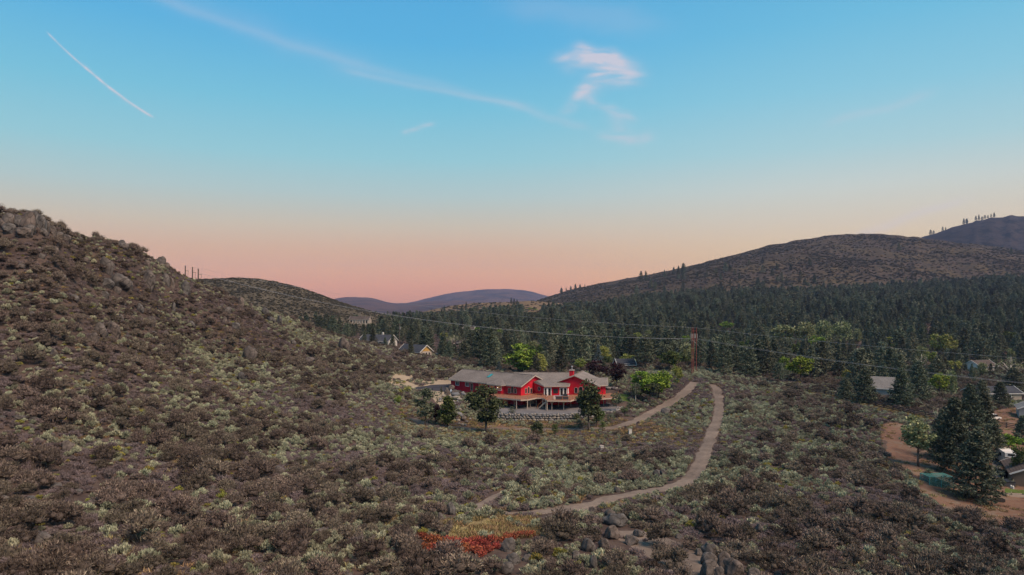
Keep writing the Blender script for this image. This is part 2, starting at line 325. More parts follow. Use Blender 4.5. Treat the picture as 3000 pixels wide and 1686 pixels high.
# even coloured opaque cores, added inside the shrubs to block light for more self-shadow
LIGHT_BLOCK = {m_.name: leafm(m_.name + '_twigs', [(0, c_0), (1, c_1)], .2) for m_, c_0, c_1 in ((M['sage'], (.17, .17, .12), (.21, .21, .15)), (M['bitter'], (.085, .068, .058), (.105, .085, .07)), (M['dry'], (.12, .093, .09), (.14, .11, .105)), (M['rabbit'], (.17, .17, .05), (.21, .2, .06)), (M['redbrush'], (.14, .05, .035), (.17, .06, .04)))}
# ================================================================== terrain
def P(px, py, D): return Vector(((px - 1500) / F * D, D, CAMZ - (py - HOR) / F * D))
CP = []          # (px, D, z)
def c_(*rows):
    for px, py, D in rows: CP.append((px, D, CAMZ - (py - HOR) / F * D))
c_(*[(x, 1686, d) for x, d in ((-500, 38), (0, 45), (500, 50), (900, 54), (1300, 57), (1700, 60), (2100, 62), (2500, 65), (3000, 72), (3500, 78))])
c_(*[(x, 1550, d) for x, d in ((0, 56), (500, 63), (900, 68), (1300, 71), (1700, 75), (2100, 80), (2500, 85), (3000, 98), (3500, 108))])
c_(*[(x, 1400, d) for x, d in ((-400, 62), (0, 70), (500, 82), (900, 92), (1300, 102), (1700, 108), (2050, 112), (2300, 115), (2560, 120), (2900, 135), (3400, 145))])
c_(*[(x, 1300, d) for x, d in ((0, 80), (500, 98), (900, 115), (1250, 133), (1560, 143), (1900, 145), (2150, 145), (2400, 145), (2600, 150), (2900, 160))])
c_(*[(x, 1200, d) for x, d in ((0, 90), (500, 115), (900, 142), (1150, 166), (1220, 172), (2100, 188), (2300, 185), (2500, 185), (2700, 190), (3000, 215))])
c_((0, 1100, 101), (500, 1100, 138), (900, 1100, 180), (1200, 1100, 222), (2030, 1095, 240), (2100, 1130, 222), (1950, 1180, 198))
c_((0, 1000, 112), (500, 1000, 165), (800, 1000, 215), (1000, 1000, 262), (1150, 1035, 262), (0, 900, 123), (500, 900, 190), (700, 900, 225), (850, 950, 240))
c_((0, 658, 150), (75, 645, 152), (200, 700, 165), (330, 735, 180), (420, 758, 193), (490, 790, 205), (560, 822, 222), (650, 858, 238), (780, 918, 262), (920, 968, 285), (1050, 1010, 300), (1200, 1043, 290), (1300, 1060, 270), (0, 760, 137), (250, 800, 158), (350, 850, 165), (-300, 560, 145), (-300, 1000, 100))
c_((1250, 1135, 205), (1300, 1105, 225), (1800, 1110, 225), (1560, 1233, 174), (1560, 1257, 164), (1400, 1262, 160), (1300, 1250, 160), (1220, 1240, 160), (1750, 1262, 163), (1850, 1235, 172), (1820, 1180, 190), (1330, 1150, 199), (1440, 1222, 176))
for t in ((-300, 215, 46), (0, 210, 37), (330, 240, 29), (560, 290, 22), (780, 350, 13), (1000, 390, 8), (1200, 370, 6),
          (1500, 222, 3.2), (1700, 222, 3), (1500, 262, 3), (1800, 285, 2.5), (2200, 290, 0), (2500, 262, -2), (2800, 255, -4), (3000, 245, -5), (3400, 245, -6),
          (600, 430, 12), (1000, 470, 8), (1500, 400, 4), (2000, 400, 2), (2500, 400, 0), (3000, 400, 1), (3500, 400, 2),
          (300, 700, 12), (1000, 700, 4), (1500, 700, 5), (2000, 700, 10), (2500, 700, 15), (3000, 700, 24), (3500, 700, 32),
          (300, 1050, 8), (1000, 1050, -1), (1500, 1050, 6), (2000, 1050, 30), (2500, 1050, 41), (3000, 1050, 54), (3500, 1050, 66),
          (300, 1500, 0), (1000, 1500, -12), (1500, 1500, 0), (2000, 1500, 45), (2500, 1500, 62), (3000, 1500, 75), (3500, 1500, 90),
          (0, 3500, -40), (1200, 3500, -50), (1700, 3500, -30), (3000, 3500, 40), (0, 12000, -150), (1500, 12000, -150), (3300, 12000, -100)):
    CP.append(t)
CPa = np.array(CP); SU = 2.2
_c = np.stack([(CPa[:, 0] - 1500) / F * SU, np.log(CPa[:, 1])], 1); _n = len(_c)
def _phi(d2): return .5 * d2 * np.log(d2 + 1e-12)
_K = _phi(((_c[:, None] - _c[None]) ** 2).sum(-1)) + np.eye(_n) * 1e-4
_P = np.hstack([np.ones((_n, 1)), _c]); _A = np.block([[_K, _P], [_P.T, np.zeros((3, 3))]])
_w = np.linalg.solve(_A, np.concatenate([CPa[:, 2], np.zeros(3)]))
def pip(x, y, poly):
    x, y = np.asarray(x), np.asarray(y); r = np.zeros(x.shape, bool); n = len(poly)
    for i in range(n):
        (x1, y1), (x2, y2) = poly[i], poly[(i + 1) % n]
        if y1 == y2: continue
        r ^= ((y1 > y) != (y2 > y)) & (x < (x2 - x1) * (y - y1) / (y2 - y1) + x1)
    return r
def pdist(x, y, poly, closed=True):
    x, y = np.asarray(x, float), np.asarray(y, float); d = np.full(x.shape, 1e9); n = len(poly)
    for i in range(n if closed else n - 1):
        (x1, y1), (x2, y2) = poly[i][:2], poly[(i + 1) % n][:2]; ex, ey = x2 - x1, y2 - y1
        t = np.clip(((x - x1) * ex + (y - y1) * ey) / (ex * ex + ey * ey + 1e-9), 0, 1)
        d = np.minimum(d, np.hypot(x - x1 - t * ex, y - y1 - t * ey))
    return d
def sstep(a, b, x):
    t = np.clip((x - a) / (b - a), 0, 1); return t * t * (3 - 2 * t)
PAD = [(-5.8, 177.2), (-2, 175.6), (5, 174.9), (12, 174.9), (17, 175.6), (22, 177.4), (26.5, 180.5), (29.5, 186), (28.5, 195), (10, 200), (-4, 196), (-8.5, 188), (-8, 181)]
PADZ = .9
def wnoise(x, y):
    o = 0
    for k, (fx, fy, ph, am) in enumerate(((.11, .07, 0, .5), (-.06, .13, 1.3, .5), (.23, -.19, 2.1, .25), (.31, .29, .4, .2), (-.55, .37, 3, .12), (.61, .83, 5, .08))):
        o = o + am * np.sin(fx * x + fy * y + ph + 1.3 * np.sin(.05 * k * x + .07 * y))
    return o
def H(x, y):
    x = np.asarray(x, float); y = np.asarray(y, float); shp = x.shape; xf, yf = x.ravel(), np.maximum(y.ravel(), 5.)
    q = np.stack([xf / yf * SU, np.log(yf)], 1); z = np.empty(len(q))
    for i in range(0, len(q), 20000):
        s = q[i:i + 20000]; d2 = ((s[:, None] - _c[None]) ** 2).sum(-1); z[i:i + 20000] = _phi(d2) @ _w[:_n] + _w[_n] + s @ _w[_n + 1:]
    z += wnoise(xf, yf) * .35 * np.clip(yf / 120, .3, 1) * np.where(yf > 330, 1.5, 1)
    near = (np.abs(xf) < 60) & (yf > 150) & (yf < 225)
    if near.any():
        xn, yn = xf[near], yf[near]; ins = pip(xn, yn, PAD); d = pdist(xn, yn, PAD) * np.where(ins, -1, 1)
        w = 1 - sstep(-1.1, .05, d); z[near] = z[near] * (1 - w) + (PADZ - .15) * w
    return z.reshape(shp)
def Hs(x, y): return float(H(np.array([x]), np.array([y]))[0])
_DM = np.exp(np.linspace(math.log(32), math.log(1500), 2600))
def hit(px, py, dmin=32):
    """the ground point that a photo pixel looks at"""
    D = _DM[_DM >= dmin]; X = (px - 1500) / F * D; zr = CAMZ - (py - HOR) / F * D; g = H(X, D); i = np.argmax(g >= zr)
    if g[i] < zr[i]: i = len(D) - 1
    return Vector((X[i], D[i], g[i]))
# ground sheet, rows spaced evenly in the logarithm of the distance
us = np.linspace(-1.35, 1.35, 480)
vs = np.concatenate([np.linspace(math.log(14), math.log(38), 24), np.linspace(math.log(38.4), math.log(330), 470), np.linspace(math.log(334), math.log(7000), 110)])
UU, VV = np.meshgrid(us, vs); YY = np.exp(VV); XX = UU * YY; ZZ = H(XX, YY)
nu, nv = len(us), len(vs); idx = np.arange(nu * nv).reshape(nv, nu)
Fq = np.stack([idx[:-1, :-1], idx[:-1, 1:], idx[1:, 1:], idx[1:, :-1]], -1).reshape(-1, 4)
g_ = link(bpy.data.objects.new('ground', np_mesh('ground', np.stack([XX, YY, ZZ], -1).reshape(-1, 3), Fq, M['ground'], True)))
tag(g_, 'sandy sagebrush ground of slopes and valley floor', 'ground', kind='structure')
# ------------------------------------------------------------------ far hills
_LAT = np.random.default_rng(99).uniform(-1, 1, (256, 256))
def vnoise(x, y):
    xi, yi = np.floor(x).astype(int), np.floor(y).astype(int); fx, fy = x - xi, y - yi; fx, fy = fx * fx * (3 - 2 * fx), fy * fy * (3 - 2 * fy)
    g = lambda a, b: _LAT[(xi + a) % 256, (yi + b) % 256]
    return (g(0, 0) * (1 - fx) + g(1, 0) * fx) * (1 - fy) + (g(0, 1) * (1 - fx) + g(1, 1) * fx) * fy
def fbm(x, y, o=5): return sum(vnoise(x * 2 ** k + 17 * k, y * 2 ** k + 31 * k) * .55 ** k for k in range(o))
def hill(name, label, m, ridge, Dr, Df, zf, rough=.05, back=1.5, bulge=.0, seed=0):
    r_ = np.random.default_rng(seed); px = np.linspace(ridge[0][0], ridge[-1][0], 170); py = np.interp(px, [a for a, b in ridge], [b for a, b in ridge])
    py = np.convolve(np.pad(py, 4, 'edge'), np.ones(9) / 9, 'valid')
    zf = H((px - 1500) / F * Df, np.full_like(px, Df)) - 2.5
    S = np.concatenate([np.linspace(0, 1, 60), np.linspace(1.03, back, 14)]); zr = CAMZ - (py - HOR) / F * Dr
    ph = r_.uniform(0, 6.28, 8); V = []
    for s in S:
        D = Df + (Dr - Df) * s; X = (px - 1500) / F * (D if s < 1 else D)
        if s <= 1: pr = s ** (1.0 + bulge) * (1 - .0) ; z = zf + (zr - zf) * (pr * .75 + .25 * math.sin(pr * math.pi / 2))
        else: z = zr - (zr - zf) * ((s - 1) / (back - 1)) ** 1.5 * 1.05
        amp = (zr - zf) * rough * (math.sin(math.pi * min(s, 1)) if s < 1 else 0)
        sc_ = .35 * (Dr - Df); gul = 1.6 * fbm(X / sc_ + seed * 5, np.full_like(X, D * .6 / sc_ + seed * 9)) - .5 * np.abs(fbm(X / sc_ * 2.2 + seed, np.full_like(X, D * .5 / sc_)))
        V.append(np.stack([X, np.full_like(px, D), z + amp * gul + (zr - zf) * .012 * fbm(px * .05 + seed, px * 0 + seed)], 1))
    ns, npx = len(S), len(px); ix = np.arange(ns * npx).reshape(ns, npx)
    Fh = np.stack([ix[:-1, :-1], ix[:-1, 1:], ix[1:, 1:], ix[1:, :-1]], -1).reshape(-1, 4)
    o = link(bpy.data.objects.new(name, np_mesh(name, np.concatenate(V), Fh, m, True))); tag(o, label, 'hill', kind='structure')
    G = np.stack(V)      # (s, px, 3)
    def at(pxq, s):
        i = int(np.clip(round((pxq - px[0]) / (px[1] - px[0])), 0, npx - 1)); j = int(np.clip(round(s * 59), 0, 59)); return Vector(G[j, i])
    o_at = at; return o, at, G[:60]
h1, at1, G1 = hill('hill', 'low brush covered hill behind the rocky slope', M['hill_mid'], [(150, 870), (450, 838), (520, 824), (620, 816), (700, 813), (780, 820), (850, 833), (930, 860), (1000, 886), (1060, 903), (1120, 922), (1180, 945), (1260, 975)], 640, 400, 7, .05, seed=1)
h2, at2, G2 = hill('hill', 'long dry grass hill dotted with dark brush above the pine forest', M['hill_right'], [(1480, 912), (1560, 888), (1600, 870), (1700, 842), (1850, 814), (2000, 786), (2130, 752), (2250, 720), (2400, 694), (2480, 685), (2560, 684), (2650, 692), (2720, 700), (2850, 716), (3000, 733), (3300, 765), (3800, 800)], 1750, 1000, 15, .06, seed=2)
h3, at3, G3 = hill('hill', 'dark blue hill with a few trees on its crest', M['hill_back'], [(2300, 760), (2560, 722), (2660, 704), (2720, 694), (2780, 670), (2850, 651), (2930, 634), (2970, 631), (3050, 640), (3300, 690), (3800, 760)], 2700, 1850, 60, .07, seed=3)
h4, at4, G4 = hill('hill', 'tan grassy knoll with pines in the gap of the valley', M['hill_tan'], [(1080, 945), (1190, 926), (1270, 907), (1330, 895), (1400, 888), (1480, 886), (1560, 882), (1640, 888), (1800, 900)], 1250, 800, -4, .05, seed=4)
h5, at5, G5 = hill('mountain', 'far purple mountain with a notched crest', M['hill_far'], [(700, 900), (900, 890), (960, 884), (985, 874), (1015, 870), (1060, 873), (1092, 871), (1112, 880), (1150, 890), (1200, 888), (1260, 884), (1340, 880), (1420, 885), (1600, 900)], 4300, 2400, -45, .12, 1.3, seed=5)
h6, at6, G6 = hill('mountain', 'far blue flat topped mountain behind the valley gap', M['hill_far'], [(900, 905), (1100, 900), (1200, 888), (1260, 872), (1330, 857), (1400, 850), (1480, 847), (1540, 850), (1590, 864), (1640, 878), (1800, 890), (2200, 900)], 6200, 4200, -70, .08, 1.3, seed=6)
# ------------------------------------------------------------------ roads and yards laid over the ground
def smooth_line(pts, n=12):
    out = []; pts = [Vector(p) for p in pts]
    for i in range(len(pts) - 1):
        p0, p1, p2, p3 = pts[max(i - 1, 0)], pts[i], pts[i + 1], pts[min(i + 2, len(pts) - 1)]
        for k in range(n):
            t = k / n; out.append(.5 * ((2 * p1) + (-p0 + p2) * t + (2 * p0 - 5 * p1 + 4 * p2 - p3) * t * t + (-p0 + 3 * p1 - 3 * p2 + p3) * t ** 3))
    out.append(pts[-1]); return out
def ribbon(name, label, pix, w, m, lift=.05):
    c = smooth_line([hit(*p) for p in pix], 14); xy = np.array([(p.x, p.y) for p in c]); T = np.gradient(xy, axis=0); T /= np.linalg.norm(T, axis=1)[:, None]
    Nn = np.stack([-T[:, 1], T[:, 0]], 1); k = np.linspace(-1, 1, 11); wd = np.interp(np.arange(len(c)), np.linspace(0, len(c) - 1, len(w)), w)
    k = k[None] * (1 + .28 * wnoise(xy[:, :1] * 6 + 40 * (k > 0), xy[:, 1:] * 6)); X = xy[:, None, 0] + Nn[:, None, 0] * k * wd[:, None] / 2; Y = xy[:, None, 1] + Nn[:, None, 1] * k * wd[:, None] / 2; k = np.linspace(-1, 1, 11)[None]
    Z = H(X, Y) + lift - .13 * (np.abs(k) > .95) - .04 * np.exp(-((np.abs(k) - .5) / .18) ** 2)
    ix = np.arange(X.size).reshape(X.shape); Fr = np.stack([ix[:-1, :-1], ix[:-1, 1:], ix[1:, 1:], ix[1:, :-1]], -1).reshape(-1, 4)
    me = np_mesh(name, np.stack([X, Y, Z], -1).reshape(-1, 3), Fr, m, True)
    if me.polygons[0].normal.z < 0: me.flip_normals()
    tag(link(bpy.data.objects.new(name, me)), label, 'trail', kind='structure'); return [(x, y, d) for (x, y), d in zip(xy, wd)]
def drape(name, label, poly, m, lift=.05, cell=.5, wob=.6):
    poly = [tuple(p[:2]) for p in poly]; xs = [p[0] for p in poly]; ys = [p[1] for p in poly]
    gx = np.arange(min(xs) - 1, max(xs) + 1, cell); gy = np.arange(min(ys) - 1, max(ys) + 1, cell); X, Y = np.meshgrid(gx, gy)
    ins = pip(X, Y, poly); d = pdist(X, Y, poly) * np.where(ins, 1, -1) + wob * wnoise(X * 5, Y * 5)
    Z = H(X, Y) + lift * np.clip(d / .6, -2, 1); ix = np.arange(X.size).reshape(X.shape)
    q = np.stack([ix[:-1, :-1], ix[:-1, 1:], ix[1:, 1:], ix[1:, :-1]], -1).reshape(-1, 4); keep = (d.ravel()[q] > -.5).all(1); q = q[keep]
    used = np.unique(q); mp = np.full(X.size, -1); mp[used] = np.arange(len(used))
    tag(link(bpy.data.objects.new(name, np_mesh(name, np.stack([X.ravel(), Y.ravel(), Z.ravel()], 1)[used], mp[q], m, True))), label, 'ground', kind='structure'); return poly
T1 = ribbon('dirt_trail', 'winding dirt trail dropping below the red house', [(1600, 1522), (1747, 1476), (1863, 1446), (1980, 1424), (2034, 1392), (2068, 1316), (2096, 1246), (2107, 1188), (2100, 1146), (2086, 1128)], [1.8, 2.5, 2.7, 2.8, 2.9, 3.0, 3.0, 3.0, 3.0, 2.6], M['trail'])
T2 = ribbon('dirt_track', 'dirt track curving past the trees below the stone wall', [(2034, 1121), (2003, 1153), (1933, 1199), (1863, 1234), (1793, 1254), (1689, 1258), (1514, 1258), (1397, 1258), (1281, 1250), (1205, 1228)], [2.6, 3.4, 3.2, 3.0, 2.8, 2.6, 2.6, 3.0, 4.5, 6], M['trail'], .06)
T3 = ribbon('footpath', 'faint sandy footpath through the brush', [(1730, 1478), (1560, 1505), (1440, 1500), (1390, 1488), (1440, 1462), (1480, 1440)], [2.4, 2.6, 2.2, 1.6, 1.2, .8], M['trail'], .045)
hp = lambda l: [(lambda v: (v.x, v.y))(hit(*p)) for p in l]
YARD = drape('dirt_yard', 'reddish bare dirt around the neighbouring yard', hp([(2575, 1265), (2600, 1235), (2650, 1245), (2690, 1330), (2790, 1290), (2860, 1215), (2960, 1195), (3200, 1195), (3350, 1300), (3350, 1500), (3150, 1575), (3000, 1562), (2900, 1548), (2780, 1500), (2700, 1455), (2690, 1400), (2625, 1380), (2590, 1320)]), M['yard'], .06, .7, .8)
CLEAR = drape('grass_clearing', 'sandy clearing of yellow dry grass beside the trail end', hp([(1300, 1530), (1420, 1518), (1560, 1520), (1600, 1545), (1560, 1575), (1420, 1580), (1320, 1585)]), M['clearing'], .045, .3, .3)
BARE1 = drape('bare_slope', 'bare sandy slope among the lower boulders', hp([(1790, 1560), (1900, 1555), (2000, 1590), (2060, 1640), (2060, 1690), (1960, 1690), (1900, 1640), (1840, 1600)]), M['trail'], .045, .3, .4)
BARE2 = drape('bare_bank', 'bare tan bank above the asphalt drive', hp([(1120, 1125), (1160, 1095), (1200, 1088), (1240, 1105), (1330, 1112), (1320, 1128), (1230, 1134), (1190, 1142)]), M['apron'], .045, .4, .5)
BANK = drape('dirt_bank', 'rusty dirt bank between the stone wall and the track', hp([(1350, 1248), (1480, 1240), (1600, 1240), (1720, 1243), (1800, 1243), (1740, 1252), (1600, 1254), (1420, 1256)]), M['yard'], .05, .4, .6)
DRIVE = drape('asphalt_driveway', 'dark asphalt driveway curving round the end of the house', hp([(1203, 1139), (1222, 1133), (1262, 1128), (1330, 1125), (1400, 1122), (1400, 1140), (1346, 1148), (1300, 1147), (1250, 1144)]), M['asphalt'], .07, .3, .08)
APRON = drape('gravel_apron', 'tan gravel apron below the asphalt driveway', hp([(1248, 1146), (1300, 1149), (1330, 1152), (1318, 1185), (1285, 1188), (1262, 1165)]), M['apron'], .05, .3, .2)
gp = MB().prism(PAD, PADZ - 1.0, PADZ).build('gravel_pad', M['gravel']); tag(gp, 'grey gravel terrace under and before the deck', 'terrace', kind='structure')
ROADS = [T1, T2, T3]; BARE = [YARD, DRIVE, APRON, PAD]

# ================================================================== plant shapes
def leaves(C, D, L, Wd, roll=None, droop=0):
    """four-cornered leaves: centres C, directions D, lengths L, widths Wd -> verts, quads"""
    n = len(C); D = D / (np.linalg.norm(D, axis=1)[:, None] + 1e-9); r = rng.normal(size=(n, 3)); S = np.cross(D, r); S /= (np.linalg.norm(S, axis=1)[:, None] + 1e-9)
    L = np.broadcast_to(L, (n,))[:, None]; Wd = np.broadcast_to(Wd, (n,))[:, None]
    a = C - D * L * .5; b = C + S * Wd * .5 + D * L * .08; c = C + D * L * .5; d = C - S * Wd * .5 + D * L * .08
    V = np.stack([a, b, c, d], 1).reshape(-1, 3); return V, np.arange(4 * n).reshape(n, 4)
def unit(n):
    v = rng.normal(size=(n, 3)); return v / np.linalg.norm(v, axis=1)[:, None]
_t = (1 + 5 ** .5) / 2; ICO_V = np.array([(-1, _t, 0), (1, _t, 0), (-1, -_t, 0), (1, -_t, 0), (0, -1, _t), (0, 1, _t), (0, -1, -_t), (0, 1, -_t), (_t, 0, -1), (_t, 0, 1), (-_t, 0, -1), (-_t, 0, 1)], float) / math.hypot(1, _t)
ICO_F = np.array([(0, 11, 5), (0, 5, 1), (0, 1, 7), (0, 7, 10), (0, 10, 11), (1, 5, 9), (5, 11, 4), (11, 10, 2), (10, 7, 6), (7, 1, 8), (3, 9, 4), (3, 4, 2), (3, 2, 6), (3, 6, 8), (3, 8, 9), (4, 9, 5), (2, 4, 11), (6, 2, 10), (8, 6, 7), (9, 8, 1)])
def with_light_blocks(V, Fq, hearts):
    """leaves plus an opaque core added in every lobe to block light; triangles are written as quads with a repeated mid point"""
    Vs, Fs, b = [V], [Fq], len(V)
    for c, r in hearts:
        v = ICO_V * (r * rng.uniform(.75, 1.2, (12, 1))) * np.array([1, 1, .9]) + np.array(c); v[:, 2] = np.maximum(v[:, 2], 0)
        m = (v[ICO_F[:, 0]] + v[ICO_F[:, 1]]) / 2; Vs += [v, m]; Fs.append(np.stack([ICO_F[:, 0], 12 + np.arange(20), ICO_F[:, 1], ICO_F[:, 2]], 1) + b); b += 32
    return np.concatenate(Vs), np.concatenate(Fs)
def shrub_mesh(name, V, Fq, nleaf, m):
    me = np_mesh(name, V, Fq, m); me.materials.append(LIGHT_BLOCK[m.name]); ix = np.zeros(len(Fq), np.int32); ix[nleaf:] = 1; me.polygons.foreach_set('material_index', ix); return me
def sage_mesh(name, m, nl=9, per=34, L=.2, Wd=.06, flat=.75):
    Cs, Ds, Hs_ = [], [], []
    for i in range(nl):
        a = rng.uniform(0, 6.28); r = .36 * math.sqrt(rng.uniform(0, 1)); cx, cy = r * math.cos(a) * 1.1, r * math.sin(a) * 1.1; lr = rng.uniform(.15, .25); hz = flat * (1 - (r / .6) ** 2) * rng.uniform(.7, 1.05)
        d = unit(per); d[:, 2] = np.abs(d[:, 2]) * 1.2 - .25
        p = np.array([cx, cy, hz - lr * .7]) + d * lr * rng.uniform(.55, 1.05, (per, 1)); p[:, 2] = np.maximum(p[:, 2], .02)
        Hs_.append(((cx, cy, hz - lr * .8), lr * .5)); Cs.append(p); Ds.append(d * .6 + np.array([cx * .6, cy * .6, 1.0]) + rng.normal(size=(per, 3)) * .25)
    C, D = np.concatenate(Cs), np.concatenate(Ds); V, Fq = leaves(C, D, rng.uniform(.7, 1.3, len(C)) * L, rng.uniform(.7, 1.3, len(C)) * Wd); nl_ = len(Fq); V, Fq = with_light_blocks(V, Fq, Hs_)
    return shrub_mesh(name, V, Fq, nl_, m)
def brush_mesh(name, m, n=900, L=.13, Wd=.03, nl=13, flat=.62, sq=1.0, twig=.35, heart=.55):
    """broad twiggy shrub, about one unit across"""
    Cs, Ds, Hs_ = [], [], []
    for i in range(nl):
        a = rng.uniform(0, 6.28); r = .42 * math.sqrt(rng.uniform(0, 1)); cx, cy = r * math.cos(a), r * math.sin(a) * sq; lr = rng.uniform(.13, .24); hz = flat * math.sqrt(max(.05, 1 - (r / .52) ** 2)) * rng.uniform(.75, 1.05)
        k = n // nl; d = unit(k); d[:, 2] = d[:, 2] * .8 + .25
        p = np.array([cx, cy, max(hz - lr * .6, lr * .5)]) + d * lr * rng.uniform(.35, 1.15, (k, 1)); p[:, 2] = np.maximum(p[:, 2], .01)
        Hs_.append(((cx, cy, max(hz - lr * .75, lr * .4)), lr * heart)); Cs.append(p); Ds.append(d + np.array([cx, cy, .8]) * .9 + rng.normal(size=(k, 3)) * .4)
    # inner stems fanning out of the root
    k = int(n * twig * .3); d = unit(k); d[:, 2] = np.abs(d[:, 2]) + .35; t = rng.uniform(.15, .42, (k, 1)); Cs.append(d * t * np.array([1, 1, .9])); Ds.append(d)
    C, D = np.concatenate(Cs), np.concatenate(Ds); LL = rng.uniform(.6, 1.5, len(C)) * L; WW = rng.uniform(.6, 1.4, len(C)) * Wd; LL[-k:] *= 1.8; WW[-k:] *= .45
    V, Fq = leaves(C, D, LL, WW)
    nl_ = len(Fq); V, Fq = with_light_blocks(V, Fq, Hs_)
    return shrub_mesh(name, V, Fq, nl_, m)
def tuft_mesh(name, m, n=46, L=.5):
    d = unit(n); d[:, 2] = np.abs(d[:, 2]) + .7; base = rng.uniform(-.3, .3, (n, 3)); base[:, 2] = 0; LL = rng.uniform(.5, 1.1, n) * L
    d /= np.linalg.norm(d, axis=1)[:, None]; V, Fq = leaves(base + d * LL[:, None] * .5, d, LL, .05); return np_mesh(name, V, Fq, m)
def pine_mesh(name, m, Rm=.22, nb=84, low=.1, shape=.85, clump=11, tilt=0, L=.040, Wd=.017):
    Cs, Ds = [], []; gap = rng.uniform(0, 6.28)
    for i in range(nb):
        h = low + (.985 - low) * ((i + rng.uniform(0, 1)) / nb) ** .92; az = i * 2.39996 + rng.uniform(-.5, .5)
        f = (1 - (h - low) / (1.0 - low)); L_ = Rm * (f ** shape * 1.05 + .04) * rng.uniform(.62, 1.18) * (1 - .45 * math.exp(-((h - low) / .07) ** 2) * rng.uniform(0, 1))
        L_ *= 1 + .18 * math.cos(az - gap); el = -.25 + .95 * (1 - f) + rng.uniform(-.12, .12)
        d = np.array([math.cos(az) * math.cos(el), math.sin(az) * math.cos(el), math.sin(el)]); s = np.array([-math.sin(az), math.cos(az), 0])
        k = max(4, int(clump * (L_ / Rm) ** .6 + 2)); t = rng.uniform(.22, 1.0, k) ** .8
        c = np.array([0, 0, h]) + d * (t * L_)[:, None] + s * (rng.normal(size=k) * .22 * L_ * t)[:, None]; c[:, 2] += .10 * L_ * t ** 3
        for q in range(5):
            e = unit(k) * .9 + d * .5; e[:, 2] += .45; Cs.append(c + rng.normal(size=(k, 3)) * .011); Ds.append(e)
    C, D = np.concatenate(Cs), np.concatenate(Ds); V, Fq = leaves(C, D, rng.uniform(.6, 1.4, len(C)) * L, rng.uniform(.6, 1.5, len(C)) * Wd); return np_mesh(name, V, Fq, m)
def trunk_mesh(name, m, r=.013, top=.93, bend=.01, limbs=14, ll=.12):
    b = MB(); pts = [Vector((bend * math.sin(3 * t + r * 900), bend * math.cos(2 * t), t * top)) for t in (0, .25, .5, .75, 1)]
    pts[0].z = -.03
    for i in range(4): b.tube(pts[i], pts[i + 1], r * (1 - .23 * i), r * (1 - .23 * (i + 1)), 7)
    for i in range(limbs):
        h = rng.uniform(.15, .8); az = rng.uniform(0, 6.28); q = pts[0].lerp(pts[-1], h); l = ll * (1 - h * .6); b.tube(q, q + Vector((math.cos(az) * l, math.sin(az) * l, l * .15)), .0035, .001, 4)
    return b.mesh(name, m, True)
def tree_meshes(name, m, bark, w=.62, low=.2, n=2600, L=.05, Wd=.03, nl=34, egg=1.0, trunk=.016, pointy=0, droop=0, upright=0, open_=.0):
    """broadleaf tree of unit height: trunk with limbs reaching every leaf clump, and the leaves"""
    cs = []; r0 = w / 2; cz = low + (1 - low) / 2; hz = (1 - low) / 2
    while len(cs) < nl:
        p = rng.uniform(-1, 1, 3)
        if np.linalg.norm(p) > 1 or (np.linalg.norm(p) < .45 and rng.uniform() < .6): continue
        wz = 1 - pointy * (p[2] * .5 + .5) ** 1.3 - .12 * (p[2] < -.5)
        cs.append((p[0] * r0 * wz * .82, p[1] * r0 * wz * .82, cz + p[2] * hz * .88))
    b = MB(); b.tube((0, 0, -.03), (.004, 0, low), trunk * 1.25, trunk, 8); b.tube((.004, 0, low), (0, .004, cz), trunk, trunk * .6, 7); b.tube((0, .004, cz), (0, 0, .93), trunk * .6, trunk * .15, 6)
    for c in cs:
        z0 = max(low * .85, min(cz * 1.05, c[2] - math.hypot(c[0], c[1]) * (.6 + upright))); b.tube((0, 0, z0), c, trunk * .32, trunk * .08, 4)
    Cs, Ds = [], []; k = n // nl
    for c in cs:
        lr = r0 * rng.uniform(.16, .46); d = unit(k); p = np.array(c) + d * lr * np.array([1, 1, .8 + upright * .6]) * rng.uniform(.2, 1.08, (k, 1)) ** .7; p[:, 2] = np.maximum(p[:, 2], low * .8); Cs.append(p); Ds.append(d + np.array([0, 0, upright - droop]) + rng.normal(size=(k, 3)) * .5)
    C, D = np.concatenate(Cs), np.concatenate(Ds)
    V, Fq = leaves(C, D, rng.uniform(.6, 1.4, len(C)) * L, rng.uniform(.6, 1.4, len(C)) * Wd); return b.mesh(name + '_trunk', bark, True), np_mesh(name + '_crown', V, Fq, m)
SAGE = [sage_mesh('sagebrush', M['sage'], *a) for a in ((9, 34), (12, 28), (7, 40), (10, 30, .17, .055, .6))]
BITT = [brush_mesh('bitterbrush', M['bitter'], *a) for a in ((1500, .075, .022, 16), (1400, .08, .02, 13, .7), (1600, .07, .022, 19, .52, .8), (1300, .075, .024, 12, .66, .7))]
DRY = [brush_mesh('dry_shrub', M['dry'], *a) for a in ((620, .13, .022, 9, .55), (560, .15, .02, 8, .6), (640, .13, .022, 11, .45, .8))]
RABB = [sage_mesh('rabbitbrush', M['rabbit'], *a) for a in ((10, 36, .17, .05, .7), (8, 40, .19, .05, .8))]
REDB = [brush_mesh('red_shrub', M['redbrush'], *a) for a in ((520, .11, .05, 9, .4), (520, .11, .05, 10, .35, .7))]
TUFT = [tuft_mesh('grass_tuft', M['drygrass']), tuft_mesh('grass_tuft', M['drygrass'], 40, .4)]
PINE = [(trunk_mesh('pine_trunk', M['bark'], .013 + .001 * i), pine_mesh('pine_crown', M['pine'], *a)) for i, a in enumerate(((.20, 88, .1, .75), (.24, 84, .08, .6), (.17, 92, .14, .8), (.26, 80, .06, .7), (.23, 66, .24, .45), (.19, 74, .16, .9)))]
